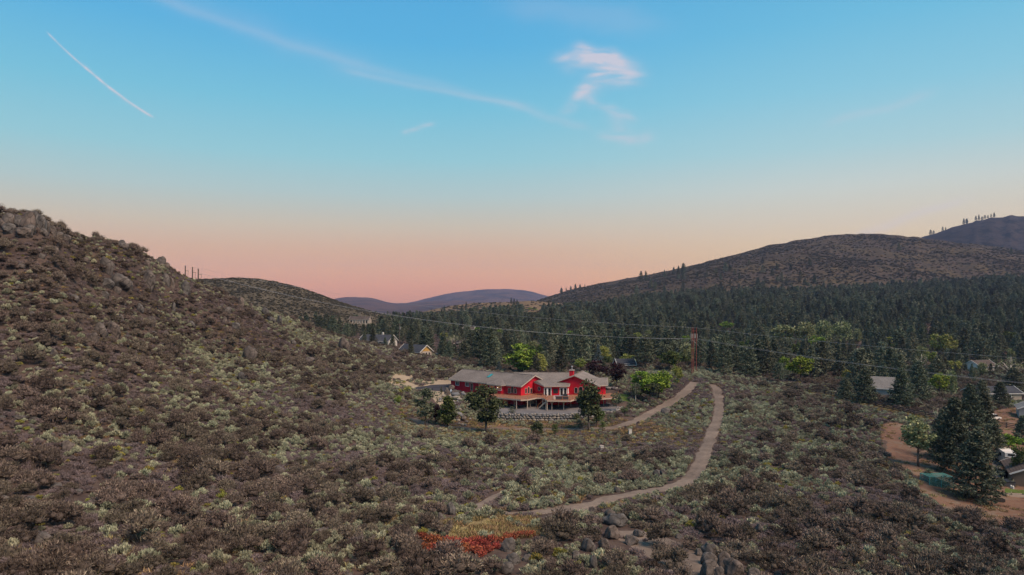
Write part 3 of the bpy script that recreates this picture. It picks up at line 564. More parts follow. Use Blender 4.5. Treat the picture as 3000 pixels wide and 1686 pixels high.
BIGP = [(trunk_mesh('pine_trunk', M['bark'], .014), pine_mesh('pine_crown', M['pine'], .24, 150, lw, shp, 17, 0, .034, .013)) for lw, shp in ((.03, .62), (.05, .75), (.10, .6))]

# ================================================================== boulders
def boulder_mesh(name, m, seed, sub=4, cuts=11, rough=.085):
    import bmesh
    r_ = np.random.default_rng(seed); bm = bmesh.new(); bmesh.ops.create_icosphere(bm, subdivisions=sub, radius=.5)
    V = np.array([v.co[:] for v in bm.verts]); ph = r_.uniform(0, 6.28, (6, 3)); fr = r_.normal(size=(6, 3)) * np.array([4, 6, 9, 13, 18, 26])[:, None]
    for k in range(cuts):
        d = r_.normal(size=3); d /= np.linalg.norm(d); o = r_.uniform(.29, .45); t = V @ d; V -= np.where(t > o, (t - o) * .97, 0)[:, None] * d
    nz = sum((1 - 2 * np.abs(np.sin(V @ fr[i] + ph[i, 0]))) * .55 ** i for i in range(6)); V *= (1 + rough * nz)[:, None]; V += r_.normal(size=V.shape) * .004
    V -= [(V[:, 0].max() + V[:, 0].min()) / 2, (V[:, 1].max() + V[:, 1].min()) / 2, V[:, 2].min()]; V /= [np.ptp(V[:, 0]), np.ptp(V[:, 1]), V[:, 2].max()]
    Fb = np.array([[v.index for v in f.verts] for f in bm.faces]); bm.free(); return np_mesh(name, V, Fb, m, False)
ROCK = [boulder_mesh('boulder', M['rock'], 20 + i) for i in range(8)]
STONE = [boulder_mesh('stone', M['stone'], 50 + i, 2, 10, .03) for i in range(6)]
BL = {'crest': ('dark weathered boulder on the crest of the rocky hill', 'boulders along the rocky crest'),
      'outcrop': ('pinkish tan outcrop boulder on the upper face of the rocky hill', 'outcrop boulders high on the rocky hill'),
      'slope': ('half buried granite boulder among brush on the rocky hillside', 'boulders down the rocky hillside'),
      'lower': ('lichen grey boulder in the brush of the lower slope', 'boulders scattered on the lower slope'),
      'trail': ('rounded boulder in the outcrop below the winding trail', 'boulder outcrop below the winding trail'),
      'pair': ('smooth pale boulder beside the yellow grass clearing', 'pale boulders by the grass clearing')}
def boulder(px, py, w, h, zone, sink=.4, rz=None):
    g = hit(px, py); s = g.y / F; ww, hh = w * s, h * s
    o = link(bpy.data.objects.new('boulder', random.choice(ROCK))); dp = ww * random.uniform(.7, 1.0)
    o.location = (g.x, g.y + dp * .3, Hs(g.x, g.y + dp * .3) - hh * sink - .1); o.scale = (ww, dp, hh * (1 + sink) + .1 + dp * .1); o.rotation_euler = (random.uniform(-.1, .1), random.uniform(-.2, .2), random.uniform(-.4, .4) if rz is None else rz)
    sz = 'small' if max(w, h) < 22 else ('middle sized' if max(w, h) < 36 else 'big'); sh = 'tall' if h > w * 1.05 else ('flat' if h < w * .62 else 'blocky'); return tag(o, f'{sz} {sh} {BL[zone][0]}', 'boulder', f'{sz} {sh} {BL[zone][1]}')
for a in ((26, 672, 34, 40), (70, 684, 44, 60), (112, 674, 36, 44), (94, 662, 30, 42), (130, 676, 26, 32), (150, 686, 24, 26), (5, 676, 34, 30), (50, 668, 24, 32), (84, 690, 34, 26), (122, 690, 28, 20), (165, 694, 26, 16), (188, 704, 30, 18), (350, 726, 22, 22), (362, 732, 24, 18), (405, 738, 38, 36), (422, 742, 26, 20), (440, 758, 32, 26), (470, 776, 28, 24), (486, 786, 22, 16), (60, 700, 50, 22), (20, 690, 44, 24)): boulder(*a, 'crest')
for a in ((315, 806, 46, 50), (340, 842, 66, 36), (308, 842, 36, 24), (372, 848, 30, 24), (342, 862, 26, 20), (305, 872, 22, 18), (430, 838, 42, 50), (488, 840, 22, 38), (503, 842, 18, 28), (540, 858, 28, 30), (433, 786, 20, 26), (155, 742, 24, 20), (232, 706, 18, 14)): boulder(*a, 'outcrop')
for a in ((627, 850, 24, 20), (704, 896, 28, 26), (735, 908, 11, 20), (665, 920, 20, 18), (772, 922, 24, 18), (815, 950, 18, 24), (655, 950, 14, 20), (795, 945, 24, 15), (690, 966, 32, 18), (408, 915, 24, 24), (505, 912, 15, 26), (330, 984, 42, 44), (288, 982, 44, 36), (268, 1000, 28, 24), (435, 952, 28, 24), (356, 942, 15, 22), (670, 915, 16, 14), (1002, 1026, 38, 34), (905, 1064, 28, 14), (151, 1048, 22, 24), (594, 1014, 20, 16), (728, 1056, 42, 36), (705, 1114, 30, 20), (120, 760, 20, 14), (60, 790, 24, 16), (210, 880, 26, 16), (90, 930, 24, 14), (480, 985, 20, 14), (560, 960, 22, 16), (250, 770, 22, 16), (180, 820, 22, 14), (860, 1010, 16, 12), (940, 1000, 16, 10)): boulder(*a, 'slope')
for a in ((110, 1600, 66, 34), (328, 1580, 34, 22), (195, 1322, 34, 28), (40, 1322, 24, 16), (575, 1272, 16, 12), (1086, 1460, 36, 30), (818, 1392, 32, 24), (620, 1440, 22, 14), (2222, 1560, 24, 24), (2964, 1586, 22, 12), (1925, 1394, 20, 16), (1944, 1392, 18, 15), (1808, 1444, 20, 16), (1955, 1215, 30, 14)): boulder(*a, 'lower')
for a in ((1487, 1618, 44, 36), (1506, 1654, 44, 28), (1541, 1646, 30, 18), (1490, 1684, 40, 32), (1740, 1506, 26, 18), (1790, 1515, 32, 18), (1808, 1544, 74, 32), (1795, 1582, 48, 34), (1770, 1612, 34, 32), (1720, 1618, 44, 36), (1872, 1575, 32, 18), (1850, 1598, 42, 24), (1740, 1668, 26, 36), (2080, 1632, 48, 36), (2082, 1660, 54, 32), (2085, 1700, 64, 46), (2048, 1630, 24, 18), (2128, 1674, 46, 50), (2162, 1690, 58, 46), (2106, 1700, 34, 38), (2212, 1694, 42, 24), (2282, 1694, 26, 16), (1690, 1640, 28, 20), (1905, 1548, 18, 14), (1990, 1580, 22, 12)): boulder(*a, 'trail')
boulder(1322, 1510, 30, 34, 'pair'); boulder(1293, 1530, 24, 26, 'pair')

# ================================================================== brush: the largest as single shrubs, the rest as one mass of each kind
def scatter_mask(x, y, pad):
    bad = np.zeros(len(x), bool)
    for t in ROADS:
        dt_ = pdist(x, y, t, False); bad |= dt_ < (1.45 if t is not T3 else .7) + pad * .45
        bad |= (dt_ < 5.0) & (pad > 1.3)
    for i, pl in enumerate(BARE): bad |= pip(x, y, pl) | (pdist(x, y, pl) < pad * .3)
    bad |= pip(x, y, HOUSE_ZONE) | pip(x, y, DRIVE_ZONE)
    for bx0, by0, bw in BXYW:
        l = math.hypot(bx0, by0); ex, ey = -bx0 / l, -by0 / l; hill_ = bx0 / by0 < -.2; t = np.clip((x - bx0) * ex + (y - by0) * ey, 0, .4 + bw * .3 if hill_ else 1.2 + bw * .8); bad |= np.hypot(x - bx0 - t * ex, y - by0 - t * ey) < (bw * .36 + pad * .12 if hill_ else bw * .5 + pad * .33)
    for pl in (BARE1, BARE2): bad |= pip(x, y, pl) & (field(x, y, .5, 2) < .1)
    bad |= pip(x, y, CLEAR) & ((field(x, y, .8, 1) < 1.1) | (pad > 1.0))
    for sh_ in (0, 2.2, 4.4, 6.5):
        fl_ = [(a - a / b * sh_, b - sh_) for a, b in FENCE]; bad |= (pdist(x, y, fl_, False) < (1.2 if sh_ < 3 else .9) + pad * .4) & ((pad > .75) | (sh_ < 2))
    return bad
DRIVE_ZONE = hp([(1198, 1146), (1340, 1126), (1335, 1195), (1262, 1192), (1225, 1165)])
REDS = ((1262, 1590, 60), (1300, 1600, 66), (1345, 1596, 60), (1240, 1575, 50), (1370, 1604, 70), (1405, 1600, 60), (1440, 1592, 60), (1385, 1620, 60), (1425, 1616, 56), (1500, 1578, 52), (1530, 1574, 50), (1555, 1572, 44), (1270, 1612, 50), (1330, 1615, 50), (1318, 1588, 54), (1352, 1612, 56), (1400, 1588, 50), (1455, 1606, 46), (1475, 1584, 46), (1288, 1586, 46), (1408, 1630, 44), (1250, 1604, 44))
BXYW = [(o.location.x, o.location.y, o.scale.x) for o in bpy.data.objects if o.name.startswith('boulder')] + [(v.x, v.y, w / F * v.y * .8) for v, w in ((hit(a, b), c) for a, b, c in REDS)]
HOUSE_ZONE = [(-22, 200), (-12, 192), (-6, 182), (4, 174), (22, 176), (32, 184), (34, 200), (22, 216), (-6, 222), (-20, 216)]
FENCE = hp([(2365, 1152), (2430, 1160), (2500, 1176), (2570, 1194), (2650, 1212), (2745, 1230)])
def field(x, y, s, ph): return np.sin(x * s + ph + 1.7 * np.sin(y * s * .7 + ph)) + np.sin(y * s * 1.2 - ph * 2 + 1.3 * np.sin(x * s * .9)) + .6 * np.sin((x + y) * s * 2.3 + ph)
def visible(x, y, z, top):
    """keep what stands before the crest of its own line of sight"""
    g = H(x, y); ok = np.ones(len(x), bool)
    for t in (.55, .65, .74, .82, .88, .93, .965):
        xs, ys = x * t, y * t; zl = CAMZ + (g + top - CAMZ) * t; ok &= (H(xs, ys) < zl + .3)
    return ok
def cand(cell, d0, d1, umax=.86):
    n = int((umax * 2) * (d1 * d1 - d0 * d0) / 2 / cell ** 2); D = np.sqrt(rng.uniform(d0 * d0, d1 * d1, n)); u = rng.uniform(-umax, umax, n); return u * D, D
def thin(x, y, r, cell):
    """drop points closer than r to an earlier one (grid hash)"""
    k = np.floor(np.stack([x, y], 1) / cell).astype(int); occ = {}; keep = np.zeros(len(x), bool)
    for i, (a, b) in enumerate(k):
        ok = True
        for da in (-1, 0, 1):
            for db in (-1, 0, 1):
                for j in occ.get((a + da, b + db), ()):
                    if (x[j] - x[i]) ** 2 + (y[j] - y[i]) ** 2 < (.5 * (r[i] + r[j])) ** 2: ok = False; break
                if not ok: break
            if not ok: break
        if ok: occ.setdefault((a, b), []).append(i); keep[i] = True
    return keep
def inframe(x, y, z):
    px = 1500 + x / y * F; py = HOR + (CAMZ - z) / y * F; return (px > 5) & (px < 2995) & (py < 1700)
def gn_mass(name, label, cat, meshes, pts, rot, scl, var, nrm=None):
    """one object that carries its shapes on points (geometry nodes)"""
    me = bpy.data.meshes.new(name); me.vertices.add(len(pts)); me.vertices.foreach_set('co', pts.astype(np.float32).ravel())
    for nm, arr, ty in (('rotz', rot, 'FLOAT'), ('var', var, 'INT')):
        at = me.attributes.new(nm, ty, 'POINT'); at.data.foreach_set('value', arr.astype(np.float32 if ty == 'FLOAT' else np.int32))
    at = me.attributes.new('scl', 'FLOAT_VECTOR', 'POINT'); at.data.foreach_set('vector', scl.astype(np.float32).ravel())
    o = link(bpy.data.objects.new(name, me)); tag(o, label, cat, kind='stuff')
    ng = bpy.data.node_groups.new(name, 'GeometryNodeTree'); ng.interface.new_socket('Geometry', in_out='INPUT', socket_type='NodeSocketGeometry'); ng.interface.new_socket('Geometry', in_out='OUTPUT', socket_type='NodeSocketGeometry')
    gi, go = ng.nodes.new('NodeGroupInput'), ng.nodes.new('NodeGroupOutput'); j = ng.nodes.new('GeometryNodeGeometryToInstance')
    for src in reversed(meshes):
        oi = ng.nodes.new('GeometryNodeObjectInfo'); oi.inputs['Object'].default_value = src; oi.inputs['As Instance'].default_value = False; oi.transform_space = 'ORIGINAL'
        ng.links.new(oi.outputs['Geometry'], j.inputs[0])
    ip = ng.nodes.new('GeometryNodeInstanceOnPoints'); ng.links.new(gi.outputs[0], ip.inputs['Points']); ng.links.new(j.outputs[0], ip.inputs['Instance']); ip.inputs['Pick Instance'].default_value = True
    def attr(nm, ty):
        n = ng.nodes.new('GeometryNodeInputNamedAttribute'); n.data_type = ty; n.inputs['Name'].default_value = nm; return n.outputs[0]
    cx = ng.nodes.new('ShaderNodeCombineXYZ'); ng.links.new(attr('rotz', 'FLOAT'), cx.inputs[2]); e2r = ng.nodes.new('FunctionNodeEulerToRotation'); ng.links.new(cx.outputs[0], e2r.inputs[0])
    ng.links.new(e2r.outputs[0], ip.inputs['Rotation']); ng.links.new(attr('scl', 'FLOAT_VECTOR'), ip.inputs['Scale']); ng.links.new(attr('var', 'INT'), ip.inputs['Instance Index'])
    ng.links.new(ip.outputs[0], go.inputs[0]); md = o.modifiers.new('scatter', 'NODES'); md.node_group = ng; return o
def zone_of(px, py):
    if px < 1180: return 'on the flank of the rocky hill' if py < 1330 else 'on the foot of the rocky hill'
    if px > 2110 and py < 1480: return 'between the winding trail and the rail fence'
    if py < 1420: return 'between the red house and the winding trail'
    return 'around the boulder outcrop below the trail'
BXY = np.array([(o.location.x, o.location.y) for o in bpy.data.objects if o.name.startswith('boulder')])
def bdist(a, b): return float(np.hypot(BXY[:, 0] - a, BXY[:, 1] - b).min())
SHAPES = {'bitterbrush': ('rounded', 'high domed', 'low spreading', 'narrow'), 'sagebrush': ('loose', 'many tufted', 'compact', 'low flat'), 'dry_shrub': ('rounded', 'upright', 'sprawling'), 'rabbitbrush': ('rounded', 'upright')}
def brush(kind, meshes, masslabel, desc, x, y, size, hfac, nind, cat):
    z = H(x, y) - .06 * size; n = len(x); var = rng.integers(0, len(meshes), n); rot = rng.uniform(0, 6.28, n); hs = size * hfac * rng.uniform(.8, 1.2, n); sx = size * rng.uniform(.9, 1.15, n)
    scl = np.stack([sx, size, hs], 1); inf = inframe(x, y, z); score = np.where(inf, size / y, 0); order = np.argsort(-score)
    first = {}; cuts = np.quantile(size[order[:nind]], (.33, .67))
    for i in order[:nind]:
        if score[i] <= 0: break
        o = link(bpy.data.objects.new(kind, meshes[var[i]])); o.location = (x[i], y[i], z[i]); o.scale = scl[i]; o.rotation_euler = (0, 0, rot[i]); first.setdefault(int(var[i]), o)
        px, py = 1500 + x[i] / y[i] * F, HOR + (CAMZ - z[i]) / y[i] * F; zn = zone_of(px, py); q3 = np.searchsorted(cuts, size[i]); sz = ('small', 'medium sized', 'large')[q3]; rdist = min(float(pdist(x[i:i+1], y[i:i+1], t, False)[0]) for t in ROADS)
        if rdist < 4.5: zn = 'at the edge of the dirt trail'
        elif bdist(x[i], y[i]) < 2.6: zn = 'beside a boulder on the rocky hill' if px < 1180 else 'beside a boulder on the lower slope'
        sh = SHAPES[kind][var[i]]; tag(o, f'{sz} {sh} {desc} {zn}', cat, f'{sz} {sh} {cat} {zn}')
    rest = order[nind:]; src = [first[k] for k in range(len(meshes))]
    gn_mass(kind + '_cover', masslabel, 'brush', src, np.stack([x, y, z], 1)[rest], rot[rest], scl[rest], var[rest])
    print(kind, n, 'single', nind)
# candidates: broad bitterbrush first, then the smaller kinds fill in between
x, y = cand(1.45, 38, 330); f1 = field(x, y, .045, 1.0) + .9 * field(x, y, .16, 2.2); r = (1.5 + 3.0 * rng.uniform(size=len(x)) ** 1.6) * np.where(y < 110, 1.0, .9)
k = (f1 + rng.normal(size=len(x)) * .9 > np.where(x / y < -.2, -.35, .05)); x, y, r = x[k], y[k], r[k]; k = ~scatter_mask(x, y, r); x, y, r = x[k], y[k], r[k]; k = thin(x, y, r * .68, 4.0); x, y, r = x[k], y[k], r[k]; k = visible(x, y, 0, 1.5); x, y, r = x[k], y[k], r[k]
low = (x > -38) & (x < 52) & (y > 128) & (y < 215) & (rng.uniform(size=len(x)) < np.where(y > 140, .97, .6)); low |= (x > 52) & (x < 75) & (y > 150) & (y < 235) & (rng.uniform(size=len(x)) < .7)
for t in ROADS: low |= (pdist(x, y, t, False) < 5) & (rng.uniform(size=len(x)) < .7)
x, y, r = x[~low], y[~low], r[~low]
cx_, cy_ = [], []
for p_ in np.arange(-20, 640, 9.0) + rng.uniform(-4, 4, 74)[:len(np.arange(-20, 640, 9.0))]:
    D_ = np.linspace(110, 300, 240); X_ = (p_ - 1500) / F * D_; i_ = np.argmax((H(X_, D_) - CAMZ) / D_); cx_.append(X_[i_] * .99); cy_.append(D_[i_] * .99)
bx_, by_, br_ = np.concatenate([x, cx_]), np.concatenate([y, cy_]), np.concatenate([r, np.where(np.array(cx_) / np.array(cy_) < -.66, .5, 1) * rng.uniform(.9, 2.1, len(cx_))])
x, y = cand(.62, 38, 330); r = (.6 + 1.2 * rng.uniform(size=len(x)) ** 1.4) * np.where((x > -34) & (x < 46) & (y > 140) & (y < 176), .72, 1); f2 = field(x, y, .09, 4.0); isd = f2 + rng.normal(size=len(x)) * 1.2
k = ~scatter_mask(x, y, r * .6); k &= ~((x > -14) & (x < 36) & (y > 156) & (y < 176) & (field(x, y, .3, 2) < .5)); x, y, r, isd = x[k], y[k], r[k], isd[k]
allx, ally, allr = np.concatenate([bx_, x]), np.concatenate([by_, y]), np.concatenate([br_ * .62, r * .62]); k = thin(allx, ally, allr, 3.0)[len(bx_):]; x, y, r, isd = x[k], y[k], r[k], isd[k]
k = visible(x, y, 0, .9); x, y, r, isd = x[k], y[k], r[k], isd[k]
onhill = sstep(-.15, -.45, x / y) * .9
rab = rng.uniform(size=len(x)) < .05; dry = (~rab) & (isd + onhill > .6); sag = ~(rab | dry)
brush('bitterbrush', BITT, 'mass of dark brown bitterbrush over the distant slopes', 'dark brown bitterbrush', bx_, by_, br_, 1.0, 260, 'bitterbrush')
brush('sagebrush', SAGE, 'mass of grey green sagebrush over the slopes', 'grey green sagebrush clump', x[sag], y[sag], r[sag] * .95, 1.05, 280, 'sagebrush')
brush('dry_shrub', DRY, 'mass of leafless dry brush over the slopes', 'leafless greyish brown shrub', x[dry], y[dry], r[dry] * 1.15, .85, 240, 'dry shrub')
brush('rabbitbrush', RABB, 'mass of yellow green rabbitbrush far up the slopes', 'yellow green rabbitbrush clump', x[rab], y[rab], r[rab] * .85, .85, 160, 'rabbitbrush')
# dry grass between the shrubs, on the clearing, along the wall foot and in the yard
gx, gy = [], []
for poly, n in ((CLEAR, 620), (YARD, 1500)):
    xs, ys = [p[0] for p in poly], [p[1] for p in poly]; a, b = rng.uniform(min(xs), max(xs), n * 3), rng.uniform(min(ys), max(ys), n * 3); k = pip(a, b, poly) & (fbm(a / 3, b / 3, 3) + rng.normal(size=len(a)) * .3 > .0); gx.append(a[k][:n]); gy.append(b[k][:n])
a, b = cand(1.9, 38, 240); k = ~scatter_mask(a, b, np.full(len(a), .2)); k &= field(a, b, .12, 3) > .4; gx.append(a[k]); gy.append(b[k])
fa = np.array(FENCE); t_ = rng.uniform(0, len(fa) - 1.01, 500); i_ = t_.astype(int); fr_ = (t_ - i_)[:, None]; q_ = fa[i_] * (1 - fr_) + fa[i_ + 1] * fr_ + rng.normal(size=(500, 2)) * 1.2; gx.append(q_[:, 0]); gy.append(q_[:, 1])
a, b = rng.uniform(-28, 40, 1500), rng.uniform(146, 174, 1500); k = ~scatter_mask(a, b, np.full(len(a), .1)); gx.append(a[k]); gy.append(b[k])
gx, gy = np.concatenate(gx), np.concatenate(gy); n = len(gx); s_ = rng.uniform(.6, 1.3, n)
gsrc = []
for i, m_ in enumerate(TUFT):
    v = hit(1380 + 120 * i, 1548); o = link(bpy.data.objects.new('grass_tuft', m_)); o.location = v; tag(o, 'tall yellow dry grass tuft in the sandy clearing', 'grass tuft', 'grass tufts of the clearing'); gsrc.append(o)
gn_mass('dry_grass', 'yellow dry grass between the shrubs', 'grass', gsrc, np.stack([gx, gy, H(gx, gy)], 1), rng.uniform(0, 6.28, n), np.stack([s_ * 1.4, s_ * 1.4, s_], 1), rng.integers(0, 2, n))
for px, py, w in REDS:
    g = hit(px, py); o = link(bpy.data.objects.new('red_shrub', random.choice(REDB))); s_ = w / F * g.y; o.location = g; o.scale = (s_ * 1.1, s_, s_ * .75); o.rotation_euler = (0, 0, random.uniform(0, 6)); tag(o, 'low red leaved shrub below the grass clearing', 'red shrub', 'red shrubs below the grass clearing')

# ================================================================== the red house
RH = empty('red_house', (8, 196, PADZ), 'long red stucco ranch house with grey tile roofs and a wraparound deck', 'house')
V2 = lambda x, y: Vector((x, y))
def wall_window(parent, a, b, px, py, w, h, kind='window', pane='glass', frame='white', fw=.13, arch=False, split=1, name='window', sill=False):
    """window on the wall that runs a -> b (front side to the right of a->b reversed), centred where photo pixel px, py looks"""
    a, b = V2(*a), V2(*b); d = (b - a).normalized(); u = (px - 1500) / F      # solve a + d*s on the ray x = u*y
    s = (u * a.y - a.x) / (d.x - u * d.y); c = a + d * s; zc = CAMZ - (py - HOR) / F * c.y; n = V2(d.y, -d.x)
    if n.y > 0: n = -n
    def pt(l, z, o): q = c + d * l + n * o; return (q.x, q.y, z)
    def outline(hw, z0, z1, ar, o):
        if not ar: return [pt(-hw, z0, o), pt(hw, z0, o), pt(hw, z1, o), pt(-hw, z1, o)]
        zs = z1 - hw; return [pt(-hw, z0, o), pt(hw, z0, o)] + [pt(hw * math.cos(t), zs + hw * math.sin(t), o) for t in np.linspace(0, math.pi, 11)]
    def ring(m, o0, o1, depth):
        k = len(o0); f = [(i, (i + 1) % k, k + (i + 1) % k, k + i) for i in range(k)]; sh = [(p[0] - n.x * depth, p[1] - n.y * depth, p[2]) for p in o0]; m.add(o0 + o1, f); m.add(o0 + sh, f)
        m.add(o1 + [(p[0] - n.x * depth, p[1] - n.y * depth, p[2]) for p in o1], f)
    z0, z1 = zc - h / 2, zc + h / 2
    win = MB(); op = outline(w / 2 - fw * .5, z0 + fw * .5, z1 - fw * .5, arch, .02); win.add(op, [tuple(range(len(op)))]); W_ = win.build(name, M[pane], parent)
    fr = MB(); ring(fr, outline(w / 2, z0, z1, arch, .07), outline(w / 2 - fw, z0 + fw, z1 - fw, arch, .07), .09)
    for k in range(1, split):
        l = -w / 2 + w * k / split; q0, q1 = pt(l, z0 + fw, .05), pt(l, z1 - fw, .05); fr.bar(q0, q1, .09, .05)
    if sill: fr.bar(pt(-w / 2, zc - h * .1, .05), pt(w / 2, zc - h * .1, .05), .05, .14)
    fo = fr.build('frame', M[frame], W_); return W_
def courses(m, e0, e1, r1, r0, n=16, th=.055, over=.05):
    """tile courses on a roof slope: eave e0-e1, ridge r0-r1; each strip is a step over the one below"""
    e0, e1, r0, r1 = map(Vector, (e0, e1, r0, r1)); nrm = (e1 - e0).cross(r0 - e0).normalized(); nrm = nrm if nrm.z > 0 else -nrm
    for k in range(n):
        t0, t1 = k / n, (k + 1) / n; a, b, c, d = e0.lerp(r0, t0), e1.lerp(r1, t0), e1.lerp(r1, t1), e0.lerp(r0, t1)
        m.add([a + nrm * th, b + nrm * th, c, d, a - nrm * .02, b - nrm * .02], [(0, 1, 2, 3), (0, 4, 5, 1)])
    m.add([e0 - nrm * .1, e1 - nrm * .1, r1 - nrm * .1, r0 - nrm * .1], [(3, 2, 1, 0)])
def v3(p, z): return Vector((p[0], p[1], z))
EZ, SL = 6.2, .39
# --- long wing
lo, la, lp, LL_, LW = V2(-19.2, 205), V2(.788, -.616), V2(.616, .788), 27.6, 13.0
LW_ = lambda s, t, z: (lambda q: Vector((q.x, q.y, z)))(lo + la * s + lp * t)
zr_ = EZ + SL * LW / 2
wb = MB(); q = [LW_(.6, .6, 0), LW_(27.0, .6, 0), LW_(27.0, 6.5, 0), LW_(27.0, 12.4, 0), LW_(.6, 12.4, 0), LW_(.6, 6.5, 0)]
zt = [EZ + SL * .6 - .08, EZ + SL * .6 - .08, zr_ - .08, EZ + SL * .6 - .08, EZ + SL * .6 - .08, zr_ - .08]
vs_ = [(p.x, p.y, .1) for p in q] + [(p.x, p.y, z) for p, z in zip(q, zt)]
wb.add(vs_, [(i, (i + 1) % 6, 6 + (i + 1) % 6, 6 + i) for i in range(6)] + [(6, 7, 8, 11), (8, 9, 10, 11)])
wall_l = wb.build('wall', M['red'], RH)
rf = MB(); courses(rf, LW_(0, 0, EZ), LW_(LL_, 0, EZ), LW_(LL_, 6.5, zr_), LW_(0, 6.5, zr_), 20); courses(rf, LW_(LL_, 13, EZ), LW_(0, 13, EZ), LW_(0, 6.5, zr_), LW_(LL_, 6.5, zr_), 20); rf.bar(LW_(0, 6.5, zr_ + .06), LW_(LL_, 6.5, zr_ + .06), .28, .12)
roof_l = rf.build('roof', M['roof'], RH)
fb = MB(); fb.bar(LW_(0, -.03, EZ - .12), LW_(LL_, -.03, EZ - .12), .06, .24)
for s in (-.03, LL_ + .03):
    fb.bar(LW_(s, 0, EZ - .1), LW_(s, 6.5, zr_ - .1), .08, .26); fb.bar(LW_(s, 6.5, zr_ - .1), LW_(s, 13, EZ - .1), .08, .26)
fb.build('fascia', M['trim'], roof_l)
# kitchen bay with its own little hip roof
kb = MB(); kb.prism([LW_(15.8, .7, 0)[:2], LW_(16.4, -.35, 0)[:2], LW_(20.8, -.35, 0)[:2], LW_(21.4, .7, 0)[:2]], .1, EZ - .05); kb.build('bay', M['red'], RH)
hb = MB(); apx = LW_(18.6, 2.7, EZ + SL * 2.7 + .18); cc = [LW_(15.0, .0, EZ + .08), LW_(16.0, -.95, EZ - .06), LW_(21.2, -.95, EZ - .06), LW_(22.2, .0, EZ + .08)]
for i in range(3): courses(hb, cc[i], cc[i + 1], apx, apx, 7, .05)
bayr = hb.build('bay_roof', M['roof'], RH); fb = MB()
for i in range(3): fb.bar(cc[i] - Vector((0, 0, .12)), cc[i + 1] - Vector((0, 0, .12)), .06, .24)
fb.build('fascia', M['trim'], bayr)
# skylight
sk = MB(); sp = [LW_(12.6, 3.0, 0), LW_(13.5, 3.0, 0), LW_(13.5, 5.0, 0), LW_(12.6, 5.0, 0)]
sk.slab([Vector((p.x, p.y, EZ + SL * t + .17)) for p, t in zip(sp, (3.0, 3.0, 5.0, 5.0))], .15); sk.build('skylight', M['skylight'], RH)
for (s, t) in ((8, 7.0), (9.2, 7.0)): MB().tube(LW_(s, t, EZ + SL * (13 - t) - .2), LW_(s, t, EZ + SL * (13 - t) + .55), .09).build('vent_pipe', M['trim'], RH)
# --- middle block with the terrace bay
MA, MBp, MC, MD = (6.3, 193.1), (9.2, 189.6), (15.4, 189.6), (15.95, 191.4)
wb = MB(); lz = lambda Y: EZ + .157 * (Y - 189) - .12
poly = [MA, MBp, MC, MD, (17.2, 200), (3.0, 200)]; wb.prism(poly, .1, [lz(p[1]) for p in poly]); wb.build('wall', M['red'], RH)
rf = MB(); Z2 = EZ + .157 * 7
courses(rf, (8.85, 189, EZ), (15.85, 189, EZ), (16.9, 196, Z2), (6.4, 196, Z2), 11)
courses(rf, (6.1, 193.0, lz(193) + .15), (8.85, 189, EZ), (6.4, 196, Z2), (6.3, 196, Z2), 11)
courses(rf, (1.0, 196, Z2 + .01), (17.2, 196, Z2 + .01), (17.6, 200.5, 8.7), (.5, 200.5, 8.7), 9); courses(rf, (17.6, 209.5, EZ), (-2, 209.5, EZ), (.5, 200.5, 8.7), (17.6, 200.5, 8.7), 10); rf.bar((.5, 200.5, 8.76), (17.6, 200.5, 8.76), .28, .12)
roof_m = rf.build('roof', M['roof'], RH); fb = MB(); fb.bar((8.8, 188.97, EZ - .1), (15.9, 188.97, EZ - .1), .06, .24); fb.bar((6.2, 192.9, lz(193) + .03), (8.85, 188.97, EZ - .1), .06, .24); fb.bar((15.87, 189, EZ - .1), (16.3, 191.5, lz(191.5) + .03), .06, .24); fb.build('fascia', M['trim'], roof_m)
bw = MB(); bw.prism([(17, 201), (17, 208.8), (-1, 208.8), (-1, 201)], 2.5, [8.3, 6.1, 6.1, 8.3]); bw.build('rear_wall', M['red'], RH)
# --- gabled wing
rd, rax, rP, RZ, RHW, RL = V2(.949, -.316), V2(.316, .949), V2(17.4, 190.9), 9.0, 7.1, 11.7
RW = lambda w, l, z: (lambda q: Vector((q.x, q.y, z)))(rP + rd * w + rax * l)
EZR = RZ - SL * RHW
wb = MB(); q = [RW(-6.5, .6, 0), RW(6.5, .6, 0), RW(6.5, RL - .5, 0), RW(-6.5, RL - .5, 0)]; f0, f1 = RW(0, .6, RZ - .1), RW(0, RL - .5, RZ - .1); ze = EZR + SL * .6 - .1
wb.add([(p.x, p.y, .1) for p in q] + [(p.x, p.y, ze) for p in q] + [f0, f1], [(0, 1, 5, 8, 4), (1, 2, 6, 5), (2, 3, 7, 9, 6), (3, 0, 4, 7), (4, 8, 9, 7), (5, 6, 9, 8)]); wb.build('wall', M['red'], RH)
rf = MB(); courses(rf, RW(RHW, 0, EZR), RW(RHW, RL, EZR), RW(0, RL, RZ), RW(0, 0, RZ), 20); courses(rf, RW(-RHW, RL, EZR), RW(-RHW, 0, EZR), RW(0, 0, RZ), RW(0, RL, RZ), 20); rf.bar(RW(0, 0, RZ + .06), RW(0, RL, RZ + .06), .28, .12)
for k in range(8): rf.box(RW(0, 3.5 + k, RZ + .17), (.26, .5, .16), -.32)
roof_r = rf.build('roof', M['roof'], RH); fb = MB(); fb.bar(RW(RHW, -.03, EZR - .1), RW(0, -.03, RZ - .1), .07, .28); fb.bar(RW(0, -.03, RZ - .1), RW(-RHW, -.03, EZR - .1), .07, .28); fb.bar(RW(RHW + .03, 0, EZR - .1), RW(RHW + .03, RL, EZR - .1), .06, .24); fb.build('fascia', M['trim'], roof_r)
